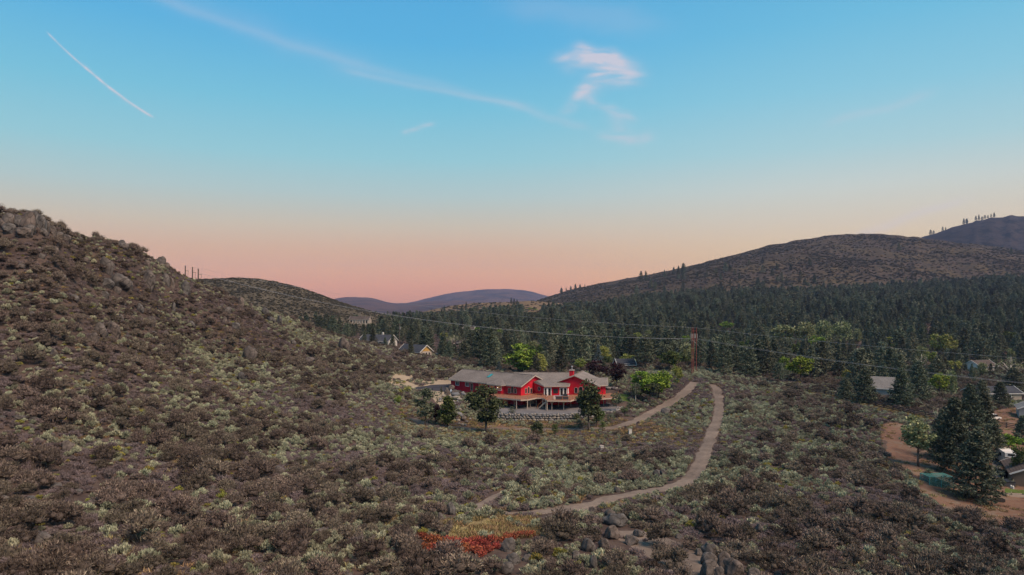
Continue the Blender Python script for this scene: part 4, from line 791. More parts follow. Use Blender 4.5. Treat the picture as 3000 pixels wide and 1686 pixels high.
# --- small end wing
wb = MB(); sw = [(22.0, 190.6), (26.3, 191.9), (27.4, 200.6), (22, 200.6)]; wb.prism(sw, .1, [EZ - .1] * 4); wb.add([(26.3, 191.9, EZ - .15), (27.4, 200.6, EZ - .15), (26.85, 196.2, 7.6)], [(0, 1, 2)]); wb.build('wall', M['red'], RH)
rf = MB(); courses(rf, (23.2, 189.9, EZ), (26.9, 191.2, EZ), (27.5, 196.3, 7.75), (21.5, 195.3, 7.75), 12); courses(rf, (28.1, 201.4, EZ), (21.5, 201.4, EZ), (21.5, 195.3, 7.75), (27.5, 196.3, 7.75), 12)
roof_s = rf.build('roof', M['roof'], RH); fb = MB(); fb.bar((24.3, 190.25, EZ - .1), (26.9, 191.17, EZ - .1), .06, .22); fb.bar((26.93, 191.2, EZ - .08), (27.53, 196.3, 7.67), .07, .24); fb.bar((27.53, 196.3, 7.67), (28.13, 201.4, EZ - .08), .07, .24); fb.build('fascia', M['trim'], roof_s)
# --- chimney
ch = MB(); ch.box((17.0, 194.2, 9.0), (1.15, 1.0, 2.0), -.32); CH = ch.build('chimney', M['red'], RH); MB().box((17.0, 194.2, 10.1), (1.35, 1.2, .22), -.32).build('chimney_cap', M['trim'], CH)
MB().tube((17.05, 194.2, 10.2), (17.05, 194.2, 11.1), .17, .15, 8).tube((17.05, 194.2, 11.1), (17.05, 194.2, 11.3), .3, .08, 8).build('flue', M['steel'], CH)
# --- windows and doors, by the wall they sit in
Z = lambda zx, zy: (1280 + zx / 4.7704, 1060 + zy / 4.7704)      # pixel of the enlarged view
lf0, lf1 = LW_(0, .6, 0)[:2], LW_(27, .6, 0)[:2]; lb0, lb1 = LW_(16.4, -.35, 0)[:2], LW_(20.8, -.35, 0)[:2]; lg0, lg1 = LW_(27.0, .6, 0)[:2], LW_(27.0, 12.4, 0)[:2]
for zx, w in ((286, 1.5), (424, 1.5)): wall_window(RH, lf0, lf1, *Z(zx, 303 + (zx - 286) * .1), w, 1.3, split=2)
wall_window(RH, lf0, lf1, *Z(488, 352), 1.0, 2.1, name='door', frame='trim')
wall_window(RH, lf0, lf1, *Z(622, 358), 2.1, 2.1, name='sliding_door', pane='lit', frame='trim', split=2)
wall_window(RH, lb0, lb1, *Z(770, 367), 1.75, 1.35, pane='lit', sill=True); wall_window(RH, lb0, lb1, *Z(868, 370), 1.9, 1.35, pane='lit', sill=True)
MB().box((lambda v: (v.x, v.y, 5.35))(LW_(19.6, -.45, 0)), (.14, .1, .14)).build('window_lamp', M['lamp'], RH)
for zx, h, dz in ((1012, 1.55, 12), (1054, 1.95, 0), (1098, 1.55, 14)): wall_window(RH, lf0, lf1, *Z(zx, 393 + dz), .92, h, arch=True, frame='trim', fw=.1)
for zx, h, dz in ((1243, 1.55, 10), (1281, 1.95, 0), (1316, 1.55, 8)): wall_window(RH, lg0, lg1, *Z(zx, 397 + dz), .92, h, arch=True, frame='trim', fw=.1)
for zx in (1548, 1768):
    o = wall_window(RH, MBp, MC, *Z(zx, 422), 2.1, 2.4, name='french_door', frame='white', fw=.2, split=2); MB().bar((o.data.vertices[0].co + o.data.vertices[1].co) / 2 + Vector((0, -.05, .1)), (o.data.vertices[0].co + o.data.vertices[1].co) / 2 + Vector((0, -.05, 2.2)), .34, .06).build('stile', M['white'], o)
tvx = (Z(1660, 0)[0] - 1500) / F * 189.6; MB().box((tvx, 189.53, 4.75), (1.25, .1, 1.15)).build('wall_panel', M['black'], RH)
# round window in the slanting wall
a, b = V2(*MA), V2(*MBp); d = (b - a).normalized(); u = (Z(1430, 0)[0] - 1500) / F; s = (u * a.y - a.x) / (d.x - u * d.y); c = a + d * s; n = V2(d.y, -d.x); n = n if n.y < 0 else -n
zc = CAMZ - (Z(0, 380)[1] - HOR) / F * c.y; rw = MB(); cp = [Vector((c.x + d.x * .5 * math.cos(t) + n.x * .02, c.y + d.y * .5 * math.cos(t) + n.y * .02, zc + .5 * math.sin(t))) for t in np.linspace(0, 2 * math.pi, 21)[:-1]]
rw.add(cp, [tuple(range(20))]); RWN = rw.build('round_window', M['glass'], RH); fr = MB()
for i in range(20):
    k = lambda j, r: Vector((c.x + d.x * r * math.cos(j * math.pi / 10) + n.x * .06, c.y + d.y * r * math.cos(j * math.pi / 10) + n.y * .06, zc + r * math.sin(j * math.pi / 10)))
    fr.bar(k(i, .56), k(i + 1, .56), .08, .13)
fr.build('frame', M['trim'], RWN)
rg0, rg1 = RW(-6.5, .6, 0)[:2], RW(6.5, .6, 0)[:2]
for zx, arch in ((1945, True), (2010, True), (2078, True)): wall_window(RH, rg0, rg1, *Z(zx, 400), 1.0 if zx != 2010 else 1.2, 1.7 if zx != 2010 else 2.1, arch=True, frame='trim', fw=.1)
wall_window(RH, rg0, rg1, *Z(2195, 385), .35, 1.5, frame='trim', fw=.1, name='narrow_window')
wall_window(RH, sw[0], sw[1], *Z(2262, 356), 1.1, .6, pane='lit', frame='white', fw=.1); wall_window(RH, sw[1], sw[2], *Z(2346, 368), 1.6, 1.4, frame='white', fw=.12)
# --- deck
DZ = 3.55
DK = [(-7.2, 188.3), (-5.7, 186.8), (.78, 182.6), (2.3, 181.4), (4.2, 182), (6.6, 185.2), (8.2, 185.2), (9.3, 180.2), (15.3, 179.6), (16.9, 182.6), (21.4, 184.6), (23.6, 183.2), (25.4, 184.2), (28.4, 185.4), (29.6, 189.5), (28, 195), (26.2, 192.5), (20, 191), (12, 191), (6, 194), (1, 190), (-5.5, 193)]
dm = MB(); dm.prism(DK, DZ - .08, DZ); DECK = empty('deck', (10, 183, PADZ), 'raised timber deck with orange railing wrapped round the red house', 'deck')
dm.build('deck_floor', M['deck'], DECK); fb = MB()
NE = 14
for i in range(NE):
    a, b = DK[i], DK[i + 1]; e = V2(b[0] - a[0], b[1] - a[1]).normalized(); nrm = V2(e.y, -e.x) * .04; fb.bar((a[0] + nrm.x, a[1] + nrm.y, DZ - .16), (b[0] + nrm.x, b[1] + nrm.y, DZ - .16), .07, .34)
fb.build('fascia', M['dpost'], DECK)
for i in range(NE):
    a, b = V2(*DK[i]), V2(*DK[i + 1]); L_ = (b - a).length; k = max(1, round(L_ / 1.9)); inn = V2((b - a).y, -(b - a).x).normalized() * -.08
    for j in range(k + (i == NE - 1)):
        p = a + (b - a) * (j / k) + inn; MB().box((p.x, p.y, DZ + .53), (.09, .09, 1.06)).build('railing_post', M['railing'], DECK)
    r_ = MB(); r_.bar((a.x + inn.x, a.y + inn.y, DZ + 1.05), (b.x + inn.x, b.y + inn.y, DZ + 1.05), .08, .05); r_.bar((a.x + inn.x, a.y + inn.y, DZ + .12), (b.x + inn.x, b.y + inn.y, DZ + .12), .04, .04); ro = r_.build('railing', M['railing'], DECK)
    cb = MB()
    for z in (.3, .48, .66, .84): cb.bar((a.x + inn.x, a.y + inn.y, DZ + z), (b.x + inn.x, b.y + inn.y, DZ + z), .008, .008)
    cb.build('cable', M['pole'], ro)
for zx, zyb in ((978, 608), (1080, 632), (1112, 664), (1266, 666), (1304, 632), (1388, 618), (1480, 650), (1522, 674), (1541, 680), (1607, 674), (1771, 672), (1872, 625), (1700, 635), (2268, 575), (2330, 612), (1060 - 160, 590)):
    px, py = Z(zx, zyb); D_ = (CAMZ - PADZ) / ((py - HOR) / F); D_ = min(max(D_, 179.8), 189.0); x_ = (px - 1500) / F * D_; pm = MB().box((x_, D_, (DZ - .1 + PADZ - .1) / 2), (.22, .22, DZ - PADZ + .0)); po = pm.build('post', M['dpost'], DECK)
    if zx in (1607, 1771): MB().bar((x_ - .7, D_, DZ - .35), (x_, D_, DZ - 1.1), .12, .12).bar((x_ + .7, D_, DZ - .35), (x_, D_, DZ - 1.1), .12, .12).build('brace', M['dpost'], po)
st = MB(); s0, s1 = Vector((9.4, 181.2, DZ)), Vector((6.9, 182.4, PADZ))
STA = empty('deck_stairs', (7, 182, PADZ), 'pale timber stairs from the gravel up to the deck', 'stairs'); off = Vector((.3, .75, 0))
for o_, nm in ((Vector((0, 0, 0)), 'stringer'), (off, 'stringer')): MB().bar(s0 + o_ - Vector((0, 0, .2)), s1 + o_ - Vector((0, 0, .0)), .08, .3).build(nm, M['dpost'], STA)
for k in range(1, 13):
    p = s0.lerp(s1, k / 13) + off * .5; MB().box((p.x, p.y, p.z + .05), (.28, .75, .05), math.atan2(s1.y - s0.y, s1.x - s0.x)).build('tread', M['dpost'], STA)
MB().bar(s0 + Vector((0, -.05, 1.0)), s1 + Vector((0, -.05, 1.0)), .06, .08).bar(s1 + Vector((0, -.05, 0)), s1 + Vector((0, -.05, 1.05)), .08, .08).build('handrail', M['railing'], STA)
# storage panel under the deck, deck furniture
sp_ = RW(0, 0, 0); MB().box((5.4, 190.4, 1.9), (2.2, .12, 1.9), .66).build('storage_door', M['grey_siding'], RH)
GR = empty('grill', (13.2, 181.9, DZ), 'covered charcoal grill counter on the deck by the french doors', 'grill'); MB().box((13.3, 182, DZ + .45), (3.4, .8, .9)).build('counter', M['tub'], GR); MB().box((13.3, 182, DZ + .94), (3.6, .95, .08)).build('counter_top', M['steel'], GR); MB().box((14.2, 182, DZ + 1.18), (1.2, .7, .4)).build('hood', M['black'], GR); MB().box((11.35, 182, DZ + .45), (.5, .75, .9)).build('end_cabinet', M['white'], GR)
for x_, y_, lab in ((9.6, 187.6, 'white patio umbrella folded by the first french door'), (15.5, 188.4, 'white folded umbrella at the corner by the gable')):
    U = empty('folded_umbrella', (x_, y_, DZ), lab, 'umbrella', 'folded umbrellas on the deck'); MB().tube((x_, y_, DZ), (x_, y_, DZ + 2.2), .03).build('pole', M['white'], U); MB().tube((x_, y_, DZ + .7), (x_, y_, DZ + 1.7), .17, .12, 8).tube((x_, y_, DZ + 1.7), (x_, y_, DZ + 2.25), .12, .02, 8).build('canopy', M['white'], U); MB().tube((x_, y_, DZ), (x_, y_, DZ + .1), .25, .22, 10).build('base', M['white'], U)
for zx, zy in ((385, 402), (430, 405)):
    g = hit(*Z(zx, zy)); BN = empty('garden_bench', (g.x, g.y - .3, g.z), 'small dark picnic bench against the long red wall', 'bench', 'benches by the long red wall'); MB().box((g.x, g.y - .3, g.z + .45), (1.0, .35, .06), -.66).build('seat', M['white'], BN)
    for k in (-.35, .35): MB().box((g.x + k * .79, g.y - .3 - k * .61, g.z + .2), (.08, .3, .46), -.66).build('leg', M['bark'], BN)
# --- retaining wall of fitted stones
RWL = empty('retaining_wall', (8, 174.3, -.8), 'dry laid retaining wall of grey and tan stones below the gravel', 'wall')
line = smooth_line([(-6.4, 176.4, 0), (-2, 174.9, 0), (5, 174.2, 0), (12, 174.2, 0), (17, 174.9, 0), (22.3, 176.8, 0), (26.9, 179.9, 0), (30.1, 185.7, 0)], 30); cum = [0]
for i in range(1, len(line)): cum.append(cum[-1] + (line[i] - line[i - 1]).length)
def on_line(d):
    i = min(max(1, int(np.searchsorted(cum, d))), len(line) - 1); t = (d - cum[i - 1]) / (cum[i] - cum[i - 1] + 1e-9); return line[i - 1].lerp(line[i], t), (line[i] - line[i - 1]).normalized()
for row, (zb, hh) in enumerate(((-1.0, .72), (-.34, .66), (.26, .62), (.7, .42))):
    d = random.uniform(0, .6)
    while d < cum[-1]:
        w = random.uniform(.55, 1.5) * (1 if row < 3 else .7)
        if row == 3 and random.random() < .35: d += w; continue
        p, t = on_line(d + w / 2); o = link(bpy.data.objects.new('stone', random.choice(STONE))); o.parent = RWL; o.matrix_parent_inverse = Matrix.Translation(RWL.location).inverted()
        o.location = (p.x + t.y * .0, p.y + (row - 1.5) * .10 + random.uniform(-.08, .08), zb + random.uniform(-.05, .05)); o.scale = (w * 1.0, .8, hh * random.uniform(.95, 1.2)); o.rotation_euler = (0, random.uniform(-.08, .08), math.atan2(t.y, t.x) + random.uniform(-.12, .12)); d += w * .95
# --- rockery waterfall by the house end
def rock_at(px, py, w, h, label, group, mesh=None, sink=.1, name='boulder'):
    g = hit(px, py); s = g.y / F; o = link(bpy.data.objects.new(name, mesh or random.choice(STONE + ROCK[:3]))); dp = w * s * random.uniform(.7, 1); o.location = (g.x, g.y + dp * .2, g.z - h * s * sink - .05); o.scale = (w * s, dp, h * s * (1 + sink) + .1 + dp * .1); o.rotation_euler = (0, random.uniform(-.12, .12), random.uniform(-.5, .5)); return tag(o, label, 'boulder', group)
ZZ2 = lambda zx, zy: (1180 + zx / 8.043, 1120 + zy / 8.043)
for zx, zy, w, h in ((1160, 225, 20, 17), (1040, 230, 13, 12), (1050, 330, 18, 17), (1090, 310, 8, 10), (1220, 285, 20, 10), (1300, 265, 12, 7), (1010, 340, 9, 8)): rock_at(*ZZ2(zx, zy), w, h, 'big tan boulder of the waterfall rockery at the house end', 'waterfall boulders', random.choice(ROCK))
for zx, zy, w, h in ((1240, 345, 26, 9), (1410, 300, 12, 8), (1090, 400, 16, 9), (1250, 400, 26, 7), (1400, 395, 12, 10), (1450, 330, 14, 7), (960, 365, 14, 7), (890, 440, 12, 8), (880, 480, 10, 6), (1330, 440, 16, 6), (1500, 400, 12, 5), (1550, 390, 12, 5)): rock_at(*ZZ2(zx, zy), w, h, 'flat grey stone round the waterfall basin', 'stones round the waterfall basin')
for zx, zy, w, h in ((1190, 500, 12, 7), (1220, 560, 12, 9), (1220, 640, 14, 10), (1310, 620, 12, 6), (1310, 690, 18, 8), (1330, 760, 12, 5), (1340, 800, 16, 8), (1390, 830, 12, 6), (1430, 920, 18, 14), (1310, 940, 12, 7), (1330, 1010, 9, 5), (1400, 1030, 10, 6), (1470, 1040, 9, 6), (1360, 510, 10, 6), (1290, 480, 8, 5), (1500, 960, 12, 6), (1590, 900, 10, 5)): rock_at(*ZZ2(zx, zy), w, h, 'stone of the edging that runs down from the waterfall', 'stone edging below the waterfall')
def strip_water(name, label, a, b, w, parent=None):
    a, b = hit(*a) + Vector((0, -1.2, .6)), hit(*b) + Vector((0, -1.0, .3)); m = MB(); mid = a.lerp(b, .5) + Vector((0, -.2, .25)); m.bar(a, mid, w, .08); m.bar(mid, b, w * 1.2, .08); return tag(m.build(name, M['water']), label, 'waterfall')
strip_water('waterfall', 'thin waterfall spilling over the rockery boulders', ZZ2(1130, 190), ZZ2(1160, 260), .5)
for i, (zx, zy, w) in enumerate(((760, 385, 22), (800, 400, 16), (860, 395, 14), (900, 398, 20), (930, 402, 14))):
    g = hit(1660 + zx / 6.44, 1080 + zy / 6.44); o = link(bpy.data.objects.new('boulder', random.choice(STONE))); s_ = g.y / F; o.location = g - Vector((0, 0, .1)); o.scale = (w * s_, w * s_ * .7, 8 * s_); tag(o, 'blue grey border stone behind the lawn at the house end', 'boulder', 'border stones behind the side lawn')
drape('lawn', 'small dark lawn beside the end of the red house', [(28.5, 193), (36, 192), (38, 199), (29, 201)], M['lawn'], .08, .4, .2)

# ================================================================== trees of the house yard and the valley
def plant_tree(name, label, cat, base, height, width, tm, cm, group=None, lean=(0, 0), rz=None, own=.62):
    """tm / cm: unit-height trunk and crown meshes; own = width of the unit crown"""
    o = empty(name, base, label, cat, group, 0); k = width / own; rz = random.uniform(0, 6.28) if rz is None else rz
    for nm, me in (('trunk', tm), ('crown', cm)):
        c = link(bpy.data.objects.new(nm, me)); c.parent = o; c.scale = (k, k, height); c.rotation_euler = (lean[0], lean[1], rz)
    return o
KIND = {'round': dict(w=.62, low=.22, nl=28), 'cone': dict(w=.62, low=.07, nl=40, pointy=.75), 'open': dict(w=.62, low=.2, nl=26, n=1500), 'wide': dict(w=.62, low=.14, nl=28), 'poplar': dict(w=.62, low=.1, nl=36, upright=.9, pointy=.35, n=2200),
        'bare': dict(w=.62, low=.15, nl=30, upright=.9, n=500, L=.035, Wd=.012), 'bush': dict(w=.62, low=.02, nl=36, pointy=.3), 'willow': dict(w=.62, low=.1, nl=44, droop=.8, n=3400)}
def yard_tree(px, py, h, w, kind, leaf, name, label, cat='tree', group=None, bark='bark', dmin=32, **kw):
    g = hit(px, py, dmin); s = g.y / F; kd = dict(KIND[kind]); kd.update(kw); tm, cm = tree_meshes(name, M[leaf], M[bark], **kd); return plant_tree(name, label, cat, g, h * s, w * s, tm, cm, group)
yard_tree(1424, 1270, 138, 118, 'round', 'leaf_dark', 'broadleaf_tree', 'dark round crowned tree with bare trunk below the stone edging', n=4200, trunk=.018)
yard_tree(1311, 1254, 94, 76, 'cone', 'leaf_mid', 'broadleaf_tree', 'bushy mid green conical tree beside the waterfall rockery', n=3600)
yard_tree(1246, 1248, 114, 84, 'open', 'leaf_grey', 'broadleaf_tree', 'thin grey green tree with open branches by the gravel apron', n=2000)
yard_tree(1724, 1262, 148, 100, 'round', 'leaf_dark', 'broadleaf_tree', 'tall dark green tree before the gabled wing of the red house', n=4000, pointy=.45, low=.18)
yard_tree(1748, 1250, 60, 50, 'open', 'leaf_mid', 'broadleaf_tree', 'small green tree crowding the tall dark tree by the gable', n=1600)
yard_tree(1277, 1244, 72, 42, 'bush', 'leaf_plum', 'plum_tree', 'dark purple plum tree between two green trees by the rockery')
yard_tree(1876, 1172, 88, 74, 'wide', 'leaf_bright', 'broadleaf_tree', 'yellow green tree nearest the house end above the dirt track', n=3200)
yard_tree(1930, 1168, 88, 84, 'wide', 'leaf_bright', 'broadleaf_tree', 'bright green broad tree above the bend of the dirt track', n=3400)
yard_tree(1905, 1182, 62, 70, 'round', 'leaf_dark', 'broadleaf_tree', 'dark green low tree under the bright green pair', n=2600, low=.3)
yard_tree(1983, 1140, 74, 44, 'open', 'leaf_yellow', 'broadleaf_tree', 'slim yellowish tree at the top of the dirt track')
yard_tree(1862, 1182, 62, 38, 'open', 'leaf_grey', 'aspen_tree', 'pale trunked aspen beside the house end', bark='bark_pale', low=.38)
yard_tree(1806, 1212, 62, 40, 'open', 'leaf_grey', 'aspen_tree', 'grey leaved aspen leaning at the corner of the gravel', bark='bark_pale', low=.3)
yard_tree(1806, 1138, 74, 64, 'round', 'leaf_plum', 'plum_tree', 'dark purple plum tree behind the small end wing', low=.3)
yard_tree(1748, 1112, 58, 74, 'wide', 'leaf_plum', 'plum_tree', 'spreading dark plum tree behind the gabled roof')
yard_tree(1530, 1098, 92, 96, 'willow', 'leaf_bright', 'willow_tree', 'bright green willow rising behind the long roof', n=4600)
yard_tree(1584, 1098, 72, 54, 'cone', 'leaf_yellow', 'broadleaf_tree', 'yellow green tree beside the willow behind the roof')
yard_tree(1572, 1282, 50, 48, 'bush', 'leaf_dark', 'juniper_bush', 'rounded dark juniper bush below the stone wall', 'bush', n=3000)
yard_tree(1627, 1276, 36, 28, 'bush', 'leaf_mid', 'small_bush', 'small green bush beside the dirt track', 'bush', n=1400)
yard_tree(1293, 1162, 32, 10, 'cone', 'leaf_dark', 'cypress', 'slim dark columnar cypress beside the waterfall', 'cypress', n=900, L=.06)
yard_tree(1281, 1186, 22, 9, 'cone', 'leaf_dark', 'cypress', 'short dark columnar cypress below the gravel apron', 'cypress', n=800, L=.06)
yard_tree(1165, 1183, 26, 30, 'bush', 'leaf_bright', 'green_bush', 'bright green bush at the edge of the rocky hill', 'bush', n=1200)
yard_tree(1195, 1150, 18, 36, 'bush', 'leaf_yellow', 'yellow_bush', 'golden green bush below the asphalt drive', 'bush', n=1200)
for px, py, h, w in ((1500, 1216, 22, 30), (1460, 1220, 18, 26), (1690, 1232, 22, 30), (1760, 1235, 26, 34), (1790, 1240, 30, 34), (1830, 1215, 26, 30), (1845, 1200, 24, 28), (1880, 1205, 24, 30), (1765, 1262, 30, 36), (1700, 1256, 26, 34), (1915, 1190, 20, 26)):
    yard_tree(px, py, h, w, 'bush', random.choice(['leaf_mid', 'leaf_grey']), 'green_bush', 'leafy green bush planted along the stone wall and track', 'bush', 'bushes along the stone wall', n=900)
# valley broadleaf trees
VT = {}
def valley_tree(px, py, h, w, kind, leaf, label, dmin, bark='bark', name='broadleaf_tree', group=None):
    key = (kind, leaf, bark); 
    if key not in VT: VT[key] = tree_meshes(name, M[leaf], M[bark], **KIND[kind])
    g = hit(px, py, dmin); s = g.y / F; return plant_tree(name, label, 'tree', g, h * s, w * s, *VT[key], group)
CLEAR_PIX = []      # px, half width, distance: keep the forest from hiding these
def keep_clear(px, hw, D, back=9, allow=22): CLEAR_PIX.append((px, hw, D, back, allow))
for px, py, h, w, kd, lf, lab, dm in ((2300, 1018, 72, 80, 'wide', 'leaf_pale', 'pale green poplar at the edge of the far grove', 420), (2360, 1020, 80, 66, 'poplar', 'leaf_pale', 'tallest pale poplar of the far grove', 420), (2412, 1018, 84, 56, 'poplar', 'leaf_pale', 'tall slim poplar with white trunk in the far grove', 420), (2466, 1016, 78, 70, 'poplar', 'leaf_pale', 'broad pale poplar closing the far grove', 420), (2512, 1010, 50, 30, 'poplar', 'leaf_pale', 'small poplar standing off the far grove', 420),
        (2345, 1122, 84, 84, 'round', 'leaf_bright', 'bright green round tree among dark pines above the rail fence', 235), (2748, 1042, 66, 60, 'poplar', 'leaf_yellow', 'yellow green poplar beside bare treetops in the valley', 330), (2780, 1046, 70, 58, 'poplar', 'leaf_yellow', 'sunny green poplar in the valley by the brown roofed house', 330), (2700, 1092, 58, 66, 'bare', 'leaf_pale', 'nearly bare pale tree in front of the poplars', 290), (2752, 1165, 76, 56, 'round', 'leaf_bright', 'bright green tree behind the big dark pines', 230), (2786, 1168, 84, 42, 'poplar', 'leaf_pale', 'slim pale poplar behind the big dark pines', 230),
        (2962, 1112, 72, 96, 'bare', 'leaf_pale', 'pale half bare tree near the brown roofed house', 270), (2128, 968, 26, 44, 'wide', 'leaf_bright', 'small bright green tree far up the valley', 420), (1556, 922, 20, 44, 'wide', 'leaf_bright', 'bright green tree by the far dark roof', 420), (1700, 1092, 40, 40, 'round', 'leaf_yellow', 'yellow green tree behind the chimney', 255), (1840, 1080, 44, 50, 'round', 'leaf_yellow', 'olive tree above the blue grey barn roof', 265), (1960, 1090, 70, 70, 'round', 'leaf_mid', 'mid green tree between the pines and the track', 245), (1330, 1010, 30, 60, 'bare', 'leaf_pale', 'grey bare tree among rocks behind the yellow gable', 330)):
    o = valley_tree(px, py, h, w, kd, lf, lab, dm, 'bark_pale' if kd in ('poplar', 'bare') else 'bark'); keep_clear(px, w * .42, o.location.y, 12, h * .34)
def vzone(p): return 'behind the red house' if p < 1780 else ('near the steel poles' if p < 2150 else ('above the rail fence' if p < 2520 else 'by the valley houses'))
for i in range(34):
    p_ = rng.uniform(1250, 2980); D_ = float(np.interp(p_, [1250, 1500, 2100, 2500, 3000], [330, 262, 262, 250, 300])) * rng.uniform(1.02, 1.75); x_ = (p_ - 1500) / F * D_; h_m = rng.uniform(5, 10.5); w_m = h_m * rng.uniform(.65, 1.05)
    kd, lf, nm = [('round', 'leaf_mid', 'mid green rounded'), ('wide', 'leaf_yellow', 'yellow green spreading'), ('poplar', 'leaf_pale', 'pale green upright'), ('open', 'leaf_grey', 'grey green open'), ('round', 'leaf_bright', 'fresh green rounded')][i % 5]
    if (kd, lf, 'bark') not in VT: VT[(kd, lf, 'bark')] = tree_meshes('broadleaf_tree', M[lf], M['bark'], **KIND[kd])
    sz = 'small' if h_m < 6.8 else ('middle sized' if h_m < 8.8 else 'large'); plant_tree('broadleaf_tree', f'{sz} {nm} tree among pines {vzone(p_)}', 'tree', Vector((x_, D_, Hs(x_, D_))), h_m, w_m, *VT[(kd, lf, 'bark')], f'{sz} {nm} trees {vzone(p_)}'); keep_clear(p_, w_m * .3 / D_ * F, D_, 3, h_m * .6 / D_ * F)
# the neighbour's yard, lower right
yard_tree(2690, 1368, 150, 100, 'open', 'leaf_pale', 'broadleaf_tree', 'thin pale tree with two trunks at the edge of the dirt yard', low=.28, n=2000)
yard_tree(2746, 1290, 100, 64, 'bare', 'leaf_pale', 'dead_tree', 'bare white dead tree behind the pale tree', bark='bark_pale', n=120)
yard_tree(2955, 1345, 78, 78, 'open', 'leaf_bright', 'broadleaf_tree', 'bright green locust tree beside the white camper', n=1800, low=.4)
yard_tree(2992, 1408, 110, 60, 'open', 'leaf_mid', 'broadleaf_tree', 'tall green tree beside the corner of the patio house', n=2000)
yard_tree(2722, 1412, 40, 44, 'bush', 'leaf_grey', 'green_bush', 'grey green bush beside the teal cage', 'bush', n=1400)
yard_tree(2930, 1432, 34, 38, 'bush', 'leaf_dark', 'green_bush', 'dark bush at the corner of the small lawn', 'bush', n=1400)
PINE_N = 0
def pine(px, py, h, w, label, v, group=None, dmin=32):
    g = hit(px, py, dmin); s = g.y / F; return plant_tree('pine_tree', label, 'pine', g, h * s, w * s, *BIGP[v % 3], group, own=.48)
pine(2862, 1470, 205, 150, 'big dark pine with low skirt beside the teal cage', 3); pine(2800, 1392, 225, 130, 'broad dark pine behind the teal cage', 1); pine(2842, 1345, 215, 110, 'tall dark pine at the back of the pine clump', 0); pine(2765, 1352, 150, 90, 'shorter dark pine at the side of the pine clump', 3); pine(2884, 1300, 150, 90, 'dark pine between the clump and the shed', 4)
pine(2878, 1192, 80, 60, 'dark pine beside the navy roofed house', 1); pine(2930, 1190, 70, 60, 'low branched pine before the navy roofed house', 0); pine(2640, 1150, 80, 60, 'dark pine over the end of the grey roof', 2, None, 215); pine(2908, 1340, 112, 84, 'small open pine with clear trunk above the dirt yard', 4); pine(2996, 1300, 82, 70, 'small pine near the pale shed', 4); pine(2968, 1160, 80, 90, 'dark pine hanging over the navy roofed house', 3); pine(2536, 1182, 100, 74, 'dark pine covering the grey roofed house', 3); pine(2476, 1172, 66, 56, 'bluish pine beside the grey roofed house', 3); pine(2640, 1190, 110, 80, 'dark pine behind the rail fence', 1); pine(2690, 1180, 120, 84, 'full dark pine where the rail fence ends', 0)
for px, D, h, lab in ((1092, 336, 8, 'dark pine before the long slate roof'), (1150, 334, 7, 'bushy pine between the two slate roofs'), (1068, 340, 6, 'short pine at the end of the long slate roof'), (1128, 330, 5, 'small pine below the white bargeboard'), (1205, 286, 6.5, 'dark pine before the yellow gabled house'), (1300, 300, 11, 'dark pine beside the yellow gabled house')):
    x_ = (px - 1500) / F * D; plant_tree('pine_tree', lab, 'pine', Vector((x_, D, Hs(x_, D))), h, h * .55, *BIGP[px % 3], None, own=.48)
g = hit(1752, 1080, 250); s_ = g.y / F; bt, bc = trunk_mesh('spruce_trunk', M['bark'], .014), pine_mesh('spruce_crown', M['pine_blue'], .2, 90, .05, .95)
plant_tree('spruce_tree', 'pale blue spruce among dark trees behind the gabled wing', 'spruce', g, 70 * s_, 36 * s_, bt, bc, own=.4)
g = hit(1462, 1090, 235); s_ = g.y / F; plant_tree('spruce_tree', 'small blue spruce above the long roof', 'spruce', g, 30 * s_, 24 * s_, bt, bc, own=.4)

